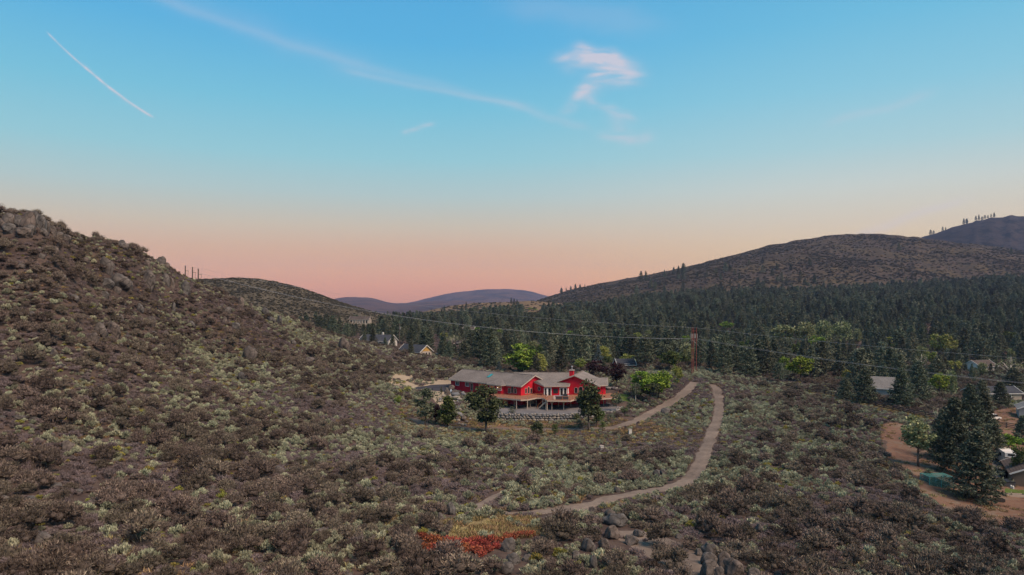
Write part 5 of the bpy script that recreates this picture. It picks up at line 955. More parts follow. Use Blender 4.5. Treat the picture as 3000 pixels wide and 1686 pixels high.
# ================================================================== neighbouring buildings
def gable_house(name, label, base, L, Wd, hw, hr, rz, wall, roof, trim='white', wins=(), door=None, chim=False, gablem=None, cat='house', group=None, sink=1.5, over=.5, garage=False):
    """gable house: length L along its ridge (local x), depth Wd; wins: (side, along, up, w, h) with side f/b/l/r"""
    ca, sa = math.cos(rz), math.sin(rz); bx, by, bz = base
    T = lambda x, y, z: Vector((bx + x * ca - y * sa, by + x * sa + y * ca, bz + z))
    o = empty(name, base, label, cat, group); a, b = L / 2, Wd / 2
    w = MB(); cs = [(-a, -b), (a, -b), (a, b), (-a, b)]; w.add([T(x, y, -sink) for x, y in cs] + [T(x, y, hw) for x, y in cs], [(i, (i + 1) % 4, 4 + (i + 1) % 4, 4 + i) for i in range(4)]); w.build('wall', M[wall], o)
    ge = MB(); ge.add([T(a, -b, hw), T(a, b, hw), T(a, 0, hw + hr)], [(0, 1, 2)]); ge.add([T(-a, -b, hw), T(-a, b, hw), T(-a, 0, hw + hr)], [(2, 1, 0)]); ge.build('gable', M[gablem or wall], o)
    sl = hr / b; r = MB(); A, B = a + over, b + over; ez = hw - sl * over
    courses(r, T(-A, -B, ez), T(A, -B, ez), T(A, 0, hw + hr), T(-A, 0, hw + hr), 10, .04); courses(r, T(A, B, ez), T(-A, B, ez), T(-A, 0, hw + hr), T(A, 0, hw + hr), 10, .04); ro = r.build('roof', M[roof], o)
    f = MB()
    for x in (-A, A): f.bar(T(x, -B, ez - .05), T(x, 0, hw + hr - .05), .1, .26); f.bar(T(x, 0, hw + hr - .05), T(x, B, ez - .05), .1, .26)
    f.bar(T(-A, -B, ez - .1), T(A, -B, ez - .1), .06, .2); f.build('fascia', M[trim], ro)
    if chim: MB().box(T(a * .3, .4, hw + hr + .2), (.8, .8, 2.0), rz).build('chimney', M[wall], ro)
    for sd, al, up, ww, hh in wins:
        n = {'f': (0, -1), 'b': (0, 1), 'l': (-1, 0), 'r': (1, 0)}[sd]; p = (al, -b - .02) if sd == 'f' else ((a + .02, al) if sd == 'r' else ((-a - .02, al) if sd == 'l' else (al, b + .02)))
        q = T(p[0], p[1], up); ang = rz if sd in 'fb' else rz + math.pi / 2; wn_ = MB().box(q, (ww, .06, hh), ang).build('window' if hh < 1.9 else 'door', M['glass'], o)
        fr = MB(); ux = Vector((math.cos(ang), math.sin(ang), 0)); out = Vector((n[0] * ca - n[1] * sa, n[0] * sa + n[1] * ca, 0)) * .05
        for sg in (-1, 1): fr.box(q + ux * sg * (ww / 2) + out, (.12, .1, hh + .12), ang); fr.box(q + Vector((0, 0, sg * hh / 2)) + out * 1.05, (ww - .1, .1, .12), ang)
        fr.build('frame', M[trim], wn_)
    return o
g = hit(1240, 1046, 275); gable_house('neighbour_house', 'slate roofed house with a yellow gable above the sagebrush', (g.x - 4, g.y + 4, g.z), 15, 7.0, 2.6, 2.6, -.75, 'cream', 'slate', gablem='ochre', wins=(('r', -1.6, 1.4, 1.0, 1.3), ('r', 0, 1.4, 1.0, 1.3), ('r', 1.6, 1.4, 1.0, 1.3), ('f', -3, 1.4, 1.4, 1.1), ('f', 2, 1.4, 1.4, 1.1))); keep_clear(1215, 62, g.y)
p = P(1108, 985, 352); zb = Hs(p.x, p.y); gable_house('neighbour_house', 'house with long slate roof and white bargeboard behind the rocky hill', (p.x, p.y, zb), 17, 9, max(2.2, 30 - (1000 - HOR) / F * 352 - zb), 2.8, -.35, 'offwhite', 'slate', chim=True, wins=(('f', -4, 1.5, 1.6, 1.2), ('f', 0, 1.5, 1.6, 1.2), ('f', 4, 1.5, 1.6, 1.2), ('r', 0, 1.5, 1.4, 1.2))); keep_clear(1108, 62, 352)
best = min((at1(1056, s) for s in np.linspace(.02, .98, 97)), key=lambda v: abs(HOR + (CAMZ - v.z) / v.y * F - 948)); 
HC = gable_house('hillside_house', 'tan house with a dark columned porch low on the brushy hill', best, 14, 8, 3.4, 1.8, -.05, 'cream', 'brownroof', 'trim', wins=[('f', x, 1.4, 1.3, 2.0) for x in (-5.4, -3.2, -1, 1.2, 3.4, 5.4)]); keep_clear(1056, 40, best.y)
for i in range(8): MB().box((best.x - 6.6 + i * 1.9, best.y - 5.6, best.z + 1.2), (.2, .2, 3.0)).build('porch_column', M['offwhite'], HC)
for nm, lab, px, py, dm, L, Wd, hw, hr, rz, wl_, rf_, wn_ in (
    ('hillside_house', 'white two storey house on the slope below the forest', 1776, 968, 420, 9, 8, 4.6, 1.6, .5, 'offwhite', 'brownroof', (('f', -2.4, 3.4, 1.6, 1.2), ('f', 0, 3.4, 1.6, 1.2), ('f', 2.4, 3.4, 1.6, 1.2), ('f', -2, 1.0, 1.6, 1.4), ('f', 1.5, 1.0, 1.4, 1.6), ('l', 0, 3.2, 1.5, 1.2))),
    ('valley_house', 'pale blue house with dark brown roof in the valley', 2872, 1088, 270, 11, 8, 2.8, 2.4, .35, 'white', 'brownroof', (('f', -3.4, 1.5, 1.2, 1.0), ('f', 1, 1.5, 1.5, 1.1), ('l', 0, 1.5, 1.2, 1.0))),
    ('valley_house', 'grey roofed house half hidden behind a dark pine', 2592, 1178, 222, 12, 9, 3.2, 3.0, -.5, 'grey_siding', 'greyroof', (('f', -3, 1.6, 1.5, 1.2), ('f', 2, 1.6, 1.5, 1.2), ('r', 0, 1.6, 1.3, 1.2))),
    ('valley_house', 'low house with navy roof and white porch behind the shed', 2905, 1168, 215, 15, 8, 2.5, 1.8, .05, 'cream', 'slate', (('f', -4, 1.2, 1.0, 2.0), ('f', -1, 1.4, 1.6, 1.1), ('f', 3, 1.4, 1.6, 1.1))),
    ('barn', 'red barn with blue grey roof behind the plum trees', 1830, 1106, 258, 6.5, 6, 2.2, 1.8, .1, 'barn', 'slate', (('f', 0, 1.2, 2.0, 2.2),)),
    ('far_house', 'small white roofed house at the foot of the forest', 2168, 986, 430, 9, 7, 2.6, 1.6, .3, 'white', 'greyroof', (('f', 0, 1.4, 1.5, 1.1),)),
    ('far_house', 'dark roofed house above the rocky clearing', 1570, 934, 520, 14, 8, 2.6, 1.6, .1, 'brown_siding', 'brownroof', (('f', -3, 1.4, 1.5, 1.1), ('f', 2, 1.4, 1.5, 1.1))),
    ('far_house', 'brown house with balcony on the rocky slope', 1375, 980, 400, 8, 7, 4.0, 1.6, -.2, 'brown_siding', 'brownroof', (('f', -2, 2.8, 1.5, 1.1), ('f', 2, 2.8, 1.5, 1.1)))):
    g = hit(px, py, dm); gable_house(nm, lab, g, L, Wd, hw, hr, rz, wl_, rf_, wins=wn_, cat='barn' if nm == 'barn' else 'house', group='houses scattered through the valley' if nm == 'far_house' else None); keep_clear(px, L * .5 / g.y * F, g.y, 8)
g = hit(2996, 1232); SH = gable_house('garden_shed', 'pale blue grey shed with tall white door and green trimmed gable', (g.x + 4.4, g.y + 3.2, g.z), 8, 5.6, 3.3, 1.4, math.pi / 2 - .55, 'grey_siding', 'greyroof', 'white', cat='shed')
srz = math.pi / 2 - .55; SB = SH.location; ST_ = lambda lx, ly, lz: Vector((SB.x + lx * math.cos(srz) - ly * math.sin(srz), SB.y + lx * math.sin(srz) + ly * math.cos(srz), SB.z + lz))
dr_ = MB().box(ST_(-4.06, .4, 1.4), (.1, 1.8, 2.8), srz).build('door', M['white'], SH)
for k in (-.5, 0, .5): MB().box(ST_(-4.13, .4 + k, 2.3), (.06, .28, .28), srz).build('window', M['glass'], dr_)
g = hit(3010, 1436); PH = gable_house('patio_house', 'house corner with brown shingle roof over a small patio', (g.x + 5.6, g.y + 6, g.z), 11, 8, 2.5, 1.9, math.pi / 2 - .5, 'brown_siding', 'brownroof', wins=(('f', 3.5, 1.3, 1.0, 1.0), ('l', 0, 1.3, 1.2, 1.1)))
# ------------------------------------------------------------------ yard things
def rect(px0, py0, px1, py1):
    a, b = hit(px0, py0), hit(px1, py1); return a, b
def boxobj(parent, name, c, size, m, rz=0): return MB().box(c, size, rz).build(name, M[m], parent)
g = hit(2758, 1432); CG = empty('netted_cage', g, 'teal netted garden cage beside the big pines', 'cage'); w_, d_, h_ = 4.2, 2.8, 2.0; zb = g.z
for x in (-w_ / 2, 0, w_ / 2):
    for y in (0, d_): MB().tube((g.x + x, g.y + y, zb - .3), (g.x + x, g.y + y, zb + h_), .07).build('post', M['teal'], CG)
for y in (0, d_): MB().bar((g.x - w_ / 2, g.y + y, zb + h_), (g.x + w_ / 2, g.y + y, zb + h_), .07, .07).build('rail', M['teal'], CG)
for x in (-w_ / 2, w_ / 2): MB().bar((g.x + x, g.y, zb + h_), (g.x + x, g.y + d_, zb + h_), .07, .07).build('rail', M['teal'], CG)
for a, b in (((-w_ / 2, 0), (w_ / 2, 0)), ((w_ / 2, 0), (w_ / 2, d_)), ((w_ / 2, d_), (-w_ / 2, d_)), ((-w_ / 2, d_), (-w_ / 2, 0))):
    MB().add([(g.x + a[0], g.y + a[1], zb), (g.x + b[0], g.y + b[1], zb), (g.x + b[0], g.y + b[1], zb + h_ - .05), (g.x + a[0], g.y + a[1], zb + h_ - .05)], [(0, 1, 2, 3)]).build('netting', M['net'], CG)
MB().add([(g.x - w_ / 2, g.y, zb + h_ + .04), (g.x + w_ / 2, g.y, zb + h_ + .04), (g.x + w_ / 2, g.y + d_, zb + h_ + .04), (g.x - w_ / 2, g.y + d_, zb + h_ + .04)], [(0, 1, 2, 3)]).build('netting', M['net'], CG)
def car(px, py, label, paint, rz, pickup=False, L=4.5, at=None):
    g = at or hit(px, py); o = empty('parked_car' if not pickup else 'pickup_truck', g, label, 'car' if not pickup else 'truck'); ca, sa = math.cos(rz), math.sin(rz); T = lambda x, y, z: Vector((g.x + x * ca - y * sa, g.y + x * sa + y * ca, g.z + z)); h = L / 2
    prof = [(-h, .35), (-h, .85), (-h + .5, .92), (h - 1.1, .95), (h - .05, .78), (h, .4)]; m = MB(); n = len(prof)
    m.add([T(x, -.85, z) for x, z in prof] + [T(x, .85, z) for x, z in prof], [tuple(range(n)), tuple(range(n, 2 * n))[::-1]] + [(i, n + i, n + (i + 1) % n, (i + 1) % n) for i in range(n)]); m.build('body', M[paint], o)
    cp = [(-h + .6, .9), (-h + 1.1, 1.45), (h - 1.9, 1.45), (h - 1.1, .93)] if not pickup else [(-.3, .9), (-.2, 1.6), (1.0, 1.6), (1.6, .93)]; k = MB(); n = 4
    k.add([T(x, -.75, z) for x, z in cp] + [T(x, .75, z) for x, z in cp], [tuple(range(n)), tuple(range(n, 2 * n))[::-1]] + [(i, n + i, n + (i + 1) % n, (i + 1) % n) for i in range(n)]); k.build('cabin', M['glass'], o)
    rp = MB(); rp.slab([T(cp[1][0], -.74, cp[1][1] + .03), T(cp[2][0], -.74, cp[1][1] + .03), T(cp[2][0], .74, cp[1][1] + .03), T(cp[1][0], .74, cp[1][1] + .03)], .06); rp.build('roof', M[paint], o)
    for x in (-h + .8, h - .9):
        for y in (-.87, .67): wb_ = MB().tube(T(x, y, .32), T(x, y + .2, .32), .32, .32, 12).build('wheel', M['black'], o); MB().tube(T(x, y - .01, .32), T(x, y + .21, .32), .16, .16, 8).build('rim', M['steel'], wb_)
    for y in (-.6, .6): MB().box(T(h - .03, y, .65), (.08, .3, .14), rz).build('headlight', M['white'], o)
    return o
car(0, 0, 'dark car parked inside the teal cage', 'darkcar', .1, at=Vector((g.x + .3, g.y + 1.4, zb)), L=3.2)
car(2885, 1236, 'dark sedan parked before the pale shed', 'darkcar', .2); car(2906, 1231, 'white pickup truck parked before the pale shed', 'white', .3, True, 5.0); car(2862, 1224, 'silver car parked under pines near the shed', 'bluecar', -.2)
car(1278, 1041, 'blue car beside the yellow gable house', 'bluecar', .4, at=hit(1284, 1046, 270))
g = hit(2952, 1366); RV = empty('camper', g, 'tall white camper parked beside the patio house', 'camper'); rz = 1.2; T = lambda x, y, z: Vector((g.x + x * math.cos(rz) - y * math.sin(rz), g.y + x * math.sin(rz) + y * math.cos(rz), g.z + z))
boxobj(RV, 'body', T(1, 0, 2.0), (5, 2.3, 2.4), 'white', rz); boxobj(RV, 'overcab', T(-1.9, 0, 2.75), (1.2, 2.2, .9), 'white', rz); boxobj(RV, 'cab', T(-2.2, 0, 1.2), (1.8, 2.0, 1.4), 'offwhite', rz); boxobj(RV, 'window', T(.5, 1.17, 2.3), (1.2, .06, .7), 'glass', rz); boxobj(RV, 'window', T(-2.52, 0, 2.8), (.06, 1.2, .4), 'glass', rz)
for x in (-2.2, 2.0):
    for y in (-1.1, .9): MB().tube(T(x, y, .4), T(x, y + .22, .4), .4, .4, 12).build('wheel', M['black'], RV)
g = hit(2957, 1428); HT = empty('hot_tub', g, 'charcoal covered hot tub on the patio', 'hot tub'); boxobj(HT, 'shell', (g.x, g.y + .9, g.z + .45), (2.1, 2.1, .9), 'tub'); boxobj(HT, 'cover', (g.x, g.y + .9, g.z + .97), (2.2, 2.2, .12), 'black')
for px, py, w, d, h, m, lab, nm in ((2943, 1398, 1.6, 1.0, 1.0, 'black', 'black storage box beside the camper', 'storage_box'), (2905, 1408, 1.2, .8, .8, 'black', 'black bin standing in the bare yard', 'storage_box'), (2896, 1420, .7, .7, 1.1, 'tub', 'grey barrel bin beside the big pine', 'storage_box'), (2962, 1432, .35, .35, .7, 'white', 'white gas bottle beside the hot tub', 'gas_bottle'), (2968, 1434, .35, .35, .7, 'white', 'second white gas bottle against the patio wall', 'gas_bottle')):
    g = hit(px, py); o = empty(nm, g, lab, 'box' if nm == 'storage_box' else 'bottle')
    if nm == 'storage_box': boxobj(o, 'body', (g.x, g.y, g.z + h / 2), (w, d, h), m, .2); boxobj(o, 'lid', (g.x, g.y, g.z + h + .04), (w + .08, d + .08, .08), 'black', .2)
    else: MB().tube((g.x, g.y, g.z), (g.x, g.y, g.z + .5), .17, .17, 10).tube((g.x, g.y, g.z + .5), (g.x, g.y, g.z + .62), .17, .08, 10).build('body', M['white'], o); MB().tube((g.x, g.y, g.z + .62), (g.x, g.y, g.z + .72), .06, .06, 8).build('valve', M['steel'], o)
for px, py, L, lab in ((2918, 1472, 3.0, 'weathered timber planter box on the dirt slope'), (2972, 1458, 3.8, 'pale plank planter box below the small lawn')):
    g = hit(px, py); o = empty('planter_box', g, lab, 'planter')
    for k in range(2):
        for y in (0, .9): boxobj(o, 'plank', (g.x, g.y + y, g.z + .12 + k * .26), (L, .06, .24), 'fence' if L < 3.5 else 'dpost', -.1)
    for x in (-L / 2, L / 2): boxobj(o, 'end_board', (g.x + x, g.y + .45 - x * .1, g.z + .24), (.06, .84, .5), 'fence', -.1)
    boxobj(o, 'soil', (g.x, g.y + .45, g.z + .3), (L - .1, .8, .06), 'bark', -.1)
drape('lawn', 'small green lawn before the patio', hp([(2930, 1450), (2938, 1430), (3010, 1436), (3060, 1440), (3060, 1456), (2990, 1450)]), M['lawn'], .09, .3, .1)
drape('patio_slab', 'bare grey gravel drive beside the camper', hp([(2890, 1385), (2905, 1350), (2940, 1350), (2950, 1420), (2925, 1428), (2900, 1410)]), M['gravel'], .09, .4, .3)
for px, py, lab in ((1846, 1272, 'pale board lying in the sagebrush below the track'), (1763, 1322, 'small white utility box standing in the sagebrush')):
    g = hit(px, py); o = empty('utility_box' if 'box' in lab else 'pale_board', g, lab, 'utility box' if 'box' in lab else 'board'); boxobj(o, 'body', (g.x, g.y, g.z + .5), (.7, .5, 1.1), 'offwhite', .2); boxobj(o, 'lid', (g.x, g.y, g.z + 1.08), (.8, .6, .08), 'trim', .2)
# ------------------------------------------------------------------ rail fences
def rail_fence(name, label, pix, step=2.5, rails=(.5, .95, 1.4), dmin=32):
    L = smooth_line([hit(*p, dmin) for p in pix], 8); cum = np.concatenate([[0], np.cumsum([math.hypot(L[i + 1].x - L[i].x, L[i + 1].y - L[i].y) for i in range(len(L) - 1)])]); n = int(cum[-1] / step)
    o = empty(name, L[0], label, 'fence'); pts = []
    for k in range(n + 1):
        d = k * cum[-1] / n; x = float(np.interp(d, cum, [p.x for p in L])); y = float(np.interp(d, cum, [p.y for p in L])); pts.append(Vector((x, y, Hs(x, y))))
    for p in pts: MB().box((p.x, p.y, p.z + .6), (.26, .26, 1.9)).build('post', M['fence'], o)
    for a, b in zip(pts, pts[1:]):
        for r in rails: MB().bar(a + Vector((0, -.1, r + random.uniform(-.04, .04))), b + Vector((0, -.1, r + random.uniform(-.04, .04))), .07, .2).build('rail', M['fence'], o)
    return o
rail_fence('rail_fence', 'dark timber three rail fence running down the brushy ridge', [(2365, 1152), (2430, 1160), (2500, 1176), (2570, 1194), (2650, 1212), (2745, 1230)])
rail_fence('rail_fence', 'timber fence crossing the yard below the parked cars', [(2880, 1248), (2940, 1254), (3000, 1262), (3080, 1270)])
rail_fence('rail_fence', 'timber fence along the brown paddock by the navy roofed house', [(2880, 1196), (2950, 1178), (3040, 1172)], rails=(.5, 1.0))
# ------------------------------------------------------------------ power line
PX = [(2027, 238.5), (2032, 240.5), (2040, 242)]; tops = []
PP = empty('power_pole', P(2032, 1095, 240.5) * 1, 'three rust red steel poles with pale insulators on the ridge', 'power pole'); PP.location.z = Hs(PP.location.x, PP.location.y)
for px, D in PX:
    x = (px - 1500) / F * D; zt = CAMZ - (960 - HOR) / F * D; pl = MB().tube((x, D, Hs(x, D) - .5), (x, D, zt), .16, .12, 8).build('pole', M['pole'], PP); tops.append(Vector((x, D, zt)))
    for dx_ in (-.3, .3): MB().tube((x + dx_, D - .1, zt - 3.8), (x + dx_, D - .1, zt - 2.2), .05, .05, 8).build('insulator', M['white'], pl)
    MB().bar((x - .4, D - .1, zt - 3.9), (x + .4, D - .1, zt - 3.9), .08, .08).build('crossarm', M['pole'], pl)
for a, b in ((0, 1), (1, 2)):
    for dz_ in (-1.2, -4.4): MB().bar(tops[a] + Vector((0, 0, dz_)), tops[b] + Vector((0, 0, dz_)), .08, .1).build('crossbeam', M['pole'], PP)
for s in (-1, 1):
    for k in (0, 2): e = tops[k] + Vector((s * 5.5, 2, 0)); e.z = tops[k].z - 9; MB().tube(tops[k] - Vector((0, 0, 4.2)), e, .025, .025, 4).build('guy_wire', M['wire'], PP)
ltops = []
for px, py, D in ((543, 779, 292), (564, 783, 281), (581, 788, 270)):
    t = P(px, py, D); zb = Hs(t.x, t.y); o = empty('timber_pole', (t.x, t.y, zb), 'dark timber power pole standing behind the rocky hill', 'power pole', 'timber poles behind the rocky hill'); MB().tube((t.x, t.y, zb - .5), t, .32, .24, 8).build('pole', M['pole_wood'], o); ltops.append(t)
    MB().bar((t.x, t.y - .1, t.z - 2.2), (t.x + 1.4, t.y - .1, t.z - 2.2), .14, .14).build('arm', M['pole_wood'], o); MB().tube((t.x + 1.3, t.y - .1, t.z - 2.2), (t.x + 1.1, t.y - .1, t.z - 4.4), .07, .05, 6).build('insulator', M['pole_wood'], o)
ep = Vector((166, 190, 0)); ez_ = Hs(ep.x, ep.y); EP = empty('timber_pole', (ep.x, ep.y, ez_), 'timber power pole at the far end of the valley line', 'power pole'); MB().tube((ep.x, ep.y, ez_ - .5), (ep.x, ep.y, 13), .3, .2, 8).build('pole', M['pole_wood'], EP); MB().bar((ep.x - 1, ep.y, 5), (ep.x + 1, ep.y, 5), .16, .16).build('arm', M['pole_wood'], EP)
def wire(a, b, sag, label, r=.032, m='wire', n=40):
    a, b = Vector(a), Vector(b); pts = [a.lerp(b, i / n) - Vector((0, 0, 4 * sag * (i / n) * (1 - i / n))) for i in range(n + 1)]; w = MB()
    for i in range(n): w.tube(pts[i], pts[i + 1], r, r, 4)
    return tag(w.build('power_line', M[m]), label, 'power line', 'power lines crossing the valley')
tA = tops[1]; tL = tops[1] - Vector((0, 0, 4.0))
wire(ltops[1], tA, 4.2, 'upper power line from the timber poles to the steel poles'); wire(ltops[2] + Vector((1.2, 0, -2)), tops[0] - Vector((.3, 0, 3.9)), 6.2, 'lower power line from the timber poles to the steel poles'); wire(ltops[1] + Vector((1.2, 0, -2)), tops[1] - Vector((0, 0, 4.1)), 6.4, 'lower power line beside its twin from timber to steel poles')
wire(tA, (ep.x, ep.y, 12.2), .9, 'upper power line from the steel poles down the valley'); wire(tops[2] - Vector((-.3, 0, 3.9)), (ep.x - .6, ep.y, 4.9), 1.5, 'lower power line from the steel poles down the valley'); wire(tops[2] - Vector((-.3, -.8, 4.2)), (ep.x + .6, ep.y, 4.6), 1.5, 'lower power line beside its twin down the valley')
t = P(1170, 949, 318); zb = Hs(t.x, t.y); UP = empty('utility_pole', (t.x, t.y, zb), 'timber utility pole with crossarm between the slate roofs', 'utility pole'); MB().tube((t.x, t.y, zb - .5), t, .2, .15, 8).build('pole', M['pole_wood'], UP); MB().bar((t.x - 1.2, t.y, t.z - .5), (t.x + 1.2, t.y, t.z - .5), .12, .12).build('crossarm', M['pole_wood'], UP); MB().tube((t.x + .35, t.y, t.z - 2.6), (t.x + .35, t.y, t.z - 1.5), .22, .22, 8).build('transformer', M['steel'], UP); keep_clear(1170, 6, 318)

# ================================================================== pine forest
def dmin_f(px): return np.interp(px, [850, 920, 1000, 1150, 1290, 1400, 1750, 1850, 2000, 2100, 2300, 2450, 2600, 2750, 2830, 2900, 3000, 3200], [470, 400, 375, 350, 290, 244, 240, 246, 252, 247, 240, 232, 226, 235, 270, 285, 290, 290])
def fcand(cell, d0, d1, u0, u1):
    n = int((u1 - u0) * (d1 * d1 - d0 * d0) / 2 / cell ** 2); D = np.sqrt(rng.uniform(d0 * d0, d1 * d1, n)); return rng.uniform(u0, u1, n) * D, D
X, Y = fcand(5.2, 222, 1130, -.33, .92); px = 1500 + X / Y * F
k = Y > dmin_f(px) * rng.uniform(1.0, 1.06, len(X))
dens = np.clip(.85 + .4 * fbm(X / 60, Y / 60, 3), .5, 1); dens = np.where((px > 1380) & (px < 1830) & (Y > 430) & (Y < 760), dens * .5, dens); dens = np.where((Y > 300) & (Y < 480) & (px > 2650), dens * .85, dens); dens = np.where(Y > 780, 1.0, dens)
dens = np.where((px < 1420) & (Y > 760), np.clip(.75 - (Y - 760) / 600, .05, 1), dens); dens = np.where((px < 1250) & (Y > 500), dens * .8, dens)
up = np.interp(px, [1400, 1600, 2000, 2400, 3000, 3400], [900, 960, 1080, 1120, 1130, 1130]); dens = np.where(Y > up, dens * np.clip(1 - (Y - up) / 60, 0, 1), dens)
k &= rng.uniform(size=len(X)) < dens
X, Y = X[k], Y[k]; k = thin(X, Y, rng.uniform(4.6, 8.5, len(X)), 9); X, Y = X[k], Y[k]; px = 1500 + X / Y * F; n = len(X)
Zt = H(X, Y); hgt = rng.uniform(8.5, 15, n) * np.where(Y > 600, 1.15, 1) * (1 + .15 * fbm(X / 90, Y / 90, 2)); hgt = np.where(rng.uniform(size=n) < .12, hgt * .6, hgt); hgt = np.where(px < 1350, hgt * .8, hgt); hgt = np.where((Y < 300) & (px > 1560), np.maximum(hgt, rng.uniform(9, 16, n)), hgt)
keep = np.ones(n, bool); ytop = HOR + (CAMZ - Zt - hgt) / Y * F
for cpx, hw, D, back, allow in CLEAR_PIX:
    yb = HOR + (CAMZ - Hs((cpx - 1500) / F * D, D)) / D * F; near_ = np.abs(px - cpx) < hw + 4 + 2.0 / Y * F
    hmax = CAMZ - Zt - (yb - allow - HOR) / F * Y; over_ = near_ & (Y < D) & (ytop < yb - allow); hgt = np.where(over_ & (hmax > 4.2), np.minimum(hgt, hmax), hgt); keep &= ~((over_ & (hmax <= 4.2)) | (near_ & (Y >= D) & (Y < D + back)))
X, Y, Zt, hgt, px = X[keep], Y[keep], Zt[keep], hgt[keep], px[keep]; n = len(X)
var = rng.integers(0, 6, n); rot = rng.uniform(0, 6.28, n); wid = hgt * rng.uniform(1.0, 1.75, n)
inf = (px > 10) & (px < 2990); order = np.argsort(np.where(inf, Y, 1e9)); NP = 250; firstp = {}
def pzone(p, D):
    if p < 1300: return 'behind the slate roofed houses'
    if p < 1780: return 'in the dark belt behind the red house'
    if p < 2100: return 'around the three steel poles'
    if p < 2460: return 'in the grove above the rail fence'
    return 'in the valley beyond the rail fence'
for i in order[:NP]:
    zn = pzone(px[i], Y[i]); sz = ('tall' if hgt[i] > 12.5 else ('short' if hgt[i] < 9 else 'mid height')) + ' ' + ('broad' if wid[i] > hgt[i] * 1.35 else ('slim' if wid[i] < hgt[i] * 1.15 else 'full')); zn = ('in front rank ' if Y[i] < dmin_f(px[i]) * 1.13 else 'deeper ') + zn
    o = plant_tree('pine_tree', f'{sz} dark pine {zn}', 'pine', Vector((X[i], Y[i], Zt[i])), hgt[i], wid[i] * .46, *PINE[var[i]], group=f'{sz} pines {zn}', own=.46, rz=rot[i]); firstp.setdefault(int(var[i]), o)
rest = order[NP:]; src = [[c for c in firstp[v].children if c.name.startswith('crown')][0] for v in range(6)]
gn_mass('pine_forest', 'dense dark pine forest filling the valley and climbing the slope', 'forest', src, np.stack([X, Y, Zt], 1)[rest], rot[rest], np.stack([wid, wid, hgt], 1)[rest], var[rest])
print('pines', n)
a, b = cand(2.6, 40, 240); k = (a / b < -.16) & (fbm(a / 14, b / 14, 3) > -.1) & visible(a, b, 0, .4); a, b = a[k], b[k]; n_ = len(a); s_ = .25 + .9 * rng.uniform(size=n_) ** 3
gn_mass('loose_rocks', 'loose granite rocks strewn over the rocky hillside', 'rocks', [o for o in bpy.data.objects if o.name.startswith('boulder')][:6], np.stack([a, b, H(a, b) - .1], 1), rng.uniform(0, 6.28, n_), np.stack([s_ * 1.3, s_, s_ * .7], 1), rng.integers(0, 6, n_))
a, b = fcand(3.2, 300, 640, -.25, .85); a, b = a[b > dmin_f(1500 + a / b * F) * .9], b[b > dmin_f(1500 + a / b * F) * .9]; n_ = len(a); s_ = rng.uniform(.8, 2.6, n_); VB = [o for o in bpy.data.objects if o.name.startswith('dry_shrub') and o.type == 'MESH' and not o.modifiers][:3]
gn_mass('valley_brush', 'low brush on the valley floor between the pines', 'brush', VB, np.stack([a, b, H(a, b) - .05], 1), rng.uniform(0, 6.28, n_), np.stack([s_ * 1.2, s_, s_ * .7], 1), rng.integers(0, 3, n_))
# rocky clearing in mid valley
a, b = fcand(6, 380, 800, -.12, .18); k = fbm(a / 40, b / 40, 3) > .15; a, b = a[k], b[k]; n_ = len(a); s_ = rng.uniform(.8, 3.2, n_)
gn_mass('rock_field', 'pale rocks strewn over the clearing in mid valley', 'rocks', [o for o in bpy.data.objects if o.name.startswith('boulder')][:6], np.stack([a, b, H(a, b) - .3], 1), rng.uniform(0, 6.28, n_), np.stack([s_ * 1.3, s_, s_ * .8], 1), rng.integers(0, 6, n_))
# pines on the hills
hp_ = []
def on_hill(G, px, s):
    pxs = np.linspace(0, 1, G.shape[1]); i = int(round(np.argmin(np.abs(1500 + G[30, :, 0] / G[30, :, 1] * F - px)))); return Vector(G[int(round(s * 59)), i])
for _ in range(12): hp_.append((on_hill(G2, rng.uniform(1640, 1722), rng.uniform(.9, 1.0)), rng.uniform(9, 15), 'ridge pine silhouetted on the end of the dry grass hill', 'ridge pines on the dry grass hill'))
for _ in range(48):
    p_ = rng.uniform(1850, 2420); hp_.append((on_hill(G2, p_, rng.uniform(.05, .36) * (1.2 if 1950 < p_ < 2250 else .8)), rng.uniform(10, 18), 'scattered pine climbing the dry grass hill above the forest', 'scattered pines on the dry grass hill'))
for p_ in (1882, 1890, 1950, 1970, 1985, 1995, 2000, 2640, 2960): hp_.append((on_hill(G2, p_, rng.uniform(.45, .7)), rng.uniform(16, 24), 'lone pine high on the face of the dry grass hill', 'lone pines on the dry grass hill'))
for p_ in (2722, 2732, 2762, 2768, 2820, 2832, 2836, 2860, 2866, 2880, 2890, 2894, 2906, 2910): hp_.append((on_hill(G3, p_, 1.0 if rng.uniform() < .8 else .97), rng.uniform(14, 26), 'tiny pine on the skyline of the dark blue hill', 'skyline pines on the dark blue hill'))
for p_ in (1496, 1504, 1515, 1520, 1440, 1452, 1390, 1400, 1365, 1340, 1300): hp_.append((on_hill(G4, p_, rng.uniform(.5, .95)), rng.uniform(7, 13), 'pine standing on the tan knoll in the valley gap', 'pines on the tan knoll'))
for (v, h, lab, grp) in hp_:
    sz = 'short' if h < 15 else ('middle height' if h < 19 else 'tall'); lab, grp = f'{sz} {lab}', f'{sz} {grp}'
    plant_tree('hill_pine', lab, 'pine', v - Vector((0, 0, .5)), h, h * rng.uniform(.5, .7), *PINE[int(rng.integers(0, 6))], group=grp, own=.46)
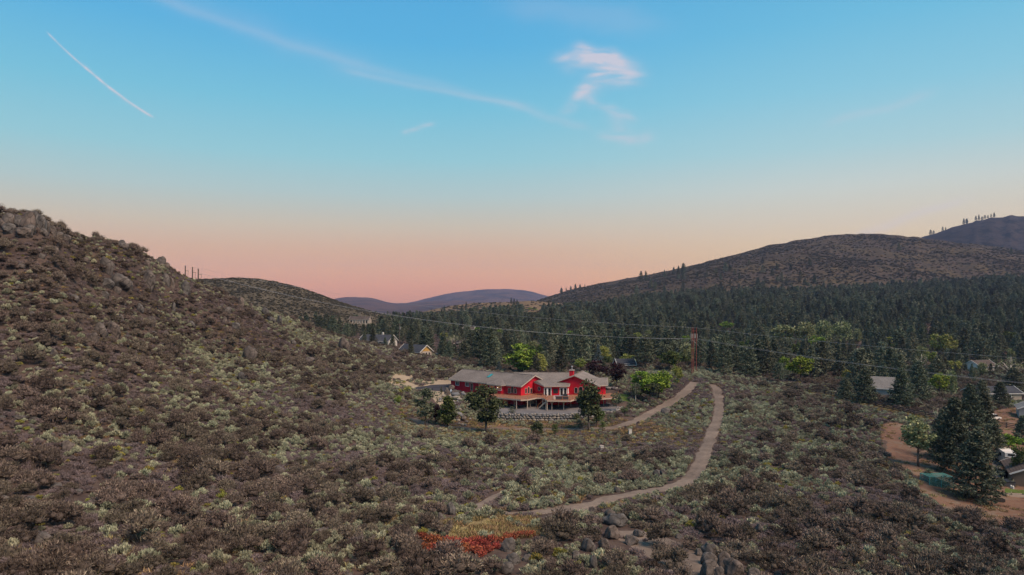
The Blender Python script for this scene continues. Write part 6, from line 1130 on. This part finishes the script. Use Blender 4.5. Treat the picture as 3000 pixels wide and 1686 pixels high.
# brush on the hills
M['hillbrush'] = leafm('hill_brush_leaves', [(0, (.05, .048, .038)), (.5, (.085, .08, .06)), (1, (.13, .115, .085))], .25)
LIGHT_BLOCK[M['hillbrush'].name] = M['hillbrush']
HB = [brush_mesh('hill_shrub', M['hillbrush'], 260, .16, .09, 8, .5), brush_mesh('hill_shrub', M['hillbrush'], 240, .16, .09, 9, .4, .6)]
def surf_pts(G, n, s0, s1, dens=None):
    ns, npx = G.shape[:2]; a = rng.uniform(s0 * 58, s1 * 58, n); b = rng.uniform(0, npx - 1.01, n); i, j = a.astype(int), b.astype(int); fa, fb_ = (a - i)[:, None], (b - j)[:, None]
    p = (G[i, j] * (1 - fa) + G[i + 1, j] * fa) * (1 - fb_) + (G[i, j + 1] * (1 - fa) + G[i + 1, j + 1] * fa) * fb_; return p
for G, n, s0, s1, size, nm, lab in ((G2, 42000, .12, 1.0, (2.0, 5.5), 'hill_brush', 'dark brush dotting the dry grass hill'), (G1, 26000, .0, 1.0, (.9, 2.2), 'hill_brush', 'low brush covering the round hill behind the rocky slope'), (G4, 1500, .1, 1, (3, 6), 'hill_brush', 'dark brush on the tan knoll')):
    p = surf_pts(G, n, s0, s1); q = 1500 + p[:, 0] / p[:, 1] * F; k = (fbm(p[:, 0] / (size[1] * 14), p[:, 1] / (size[1] * 14), 3) + rng.normal(size=n) * .9 > .05) & (q > -100) & (q < 3150); p = p[k]; n = len(p); s_ = rng.uniform(*size, n)
    src = []
    for i_, m_ in enumerate(HB):
        o = link(bpy.data.objects.new('hill_shrub', m_)); o.location = p[i_]; o.scale = (s_[i_],) * 3; tag(o, 'single shrub standing among the ' + lab[0:].replace('dotting', 'on').replace('covering', 'of'), 'shrub', 'single shrubs on ' + lab.split(' the ')[-1]); src.append(o)
    gn_mass(nm, lab, 'brush', src, p[2:], rng.uniform(0, 6.28, n - 2), np.stack([s_ * 1.3, s_, s_ * .62], 1)[2:], rng.integers(0, 2, n - 2))
# ================================================================== haze: the air of the whole valley
hz = MB().box((0, 3500, 60), (20000, 7600, 700)).build('haze', M['white']); tag(hz, 'thin blue evening haze filling the valley', 'haze', kind='stuff')
m = bpy.data.materials.new('haze_air'); m.use_nodes = True; m.node_tree.nodes.clear(); ou = m.node_tree.nodes.new('ShaderNodeOutputMaterial'); pv = m.node_tree.nodes.new('ShaderNodeVolumePrincipled')
pv.inputs['Color'].default_value = (.46, .60, 1.0, 1); pv.inputs['Density'].default_value = .00006; pv.inputs['Anisotropy'].default_value = .1; m.node_tree.links.new(pv.outputs[0], ou.inputs['Volume']); hz.data.materials[0] = m; hz.display_type = 'WIRE'
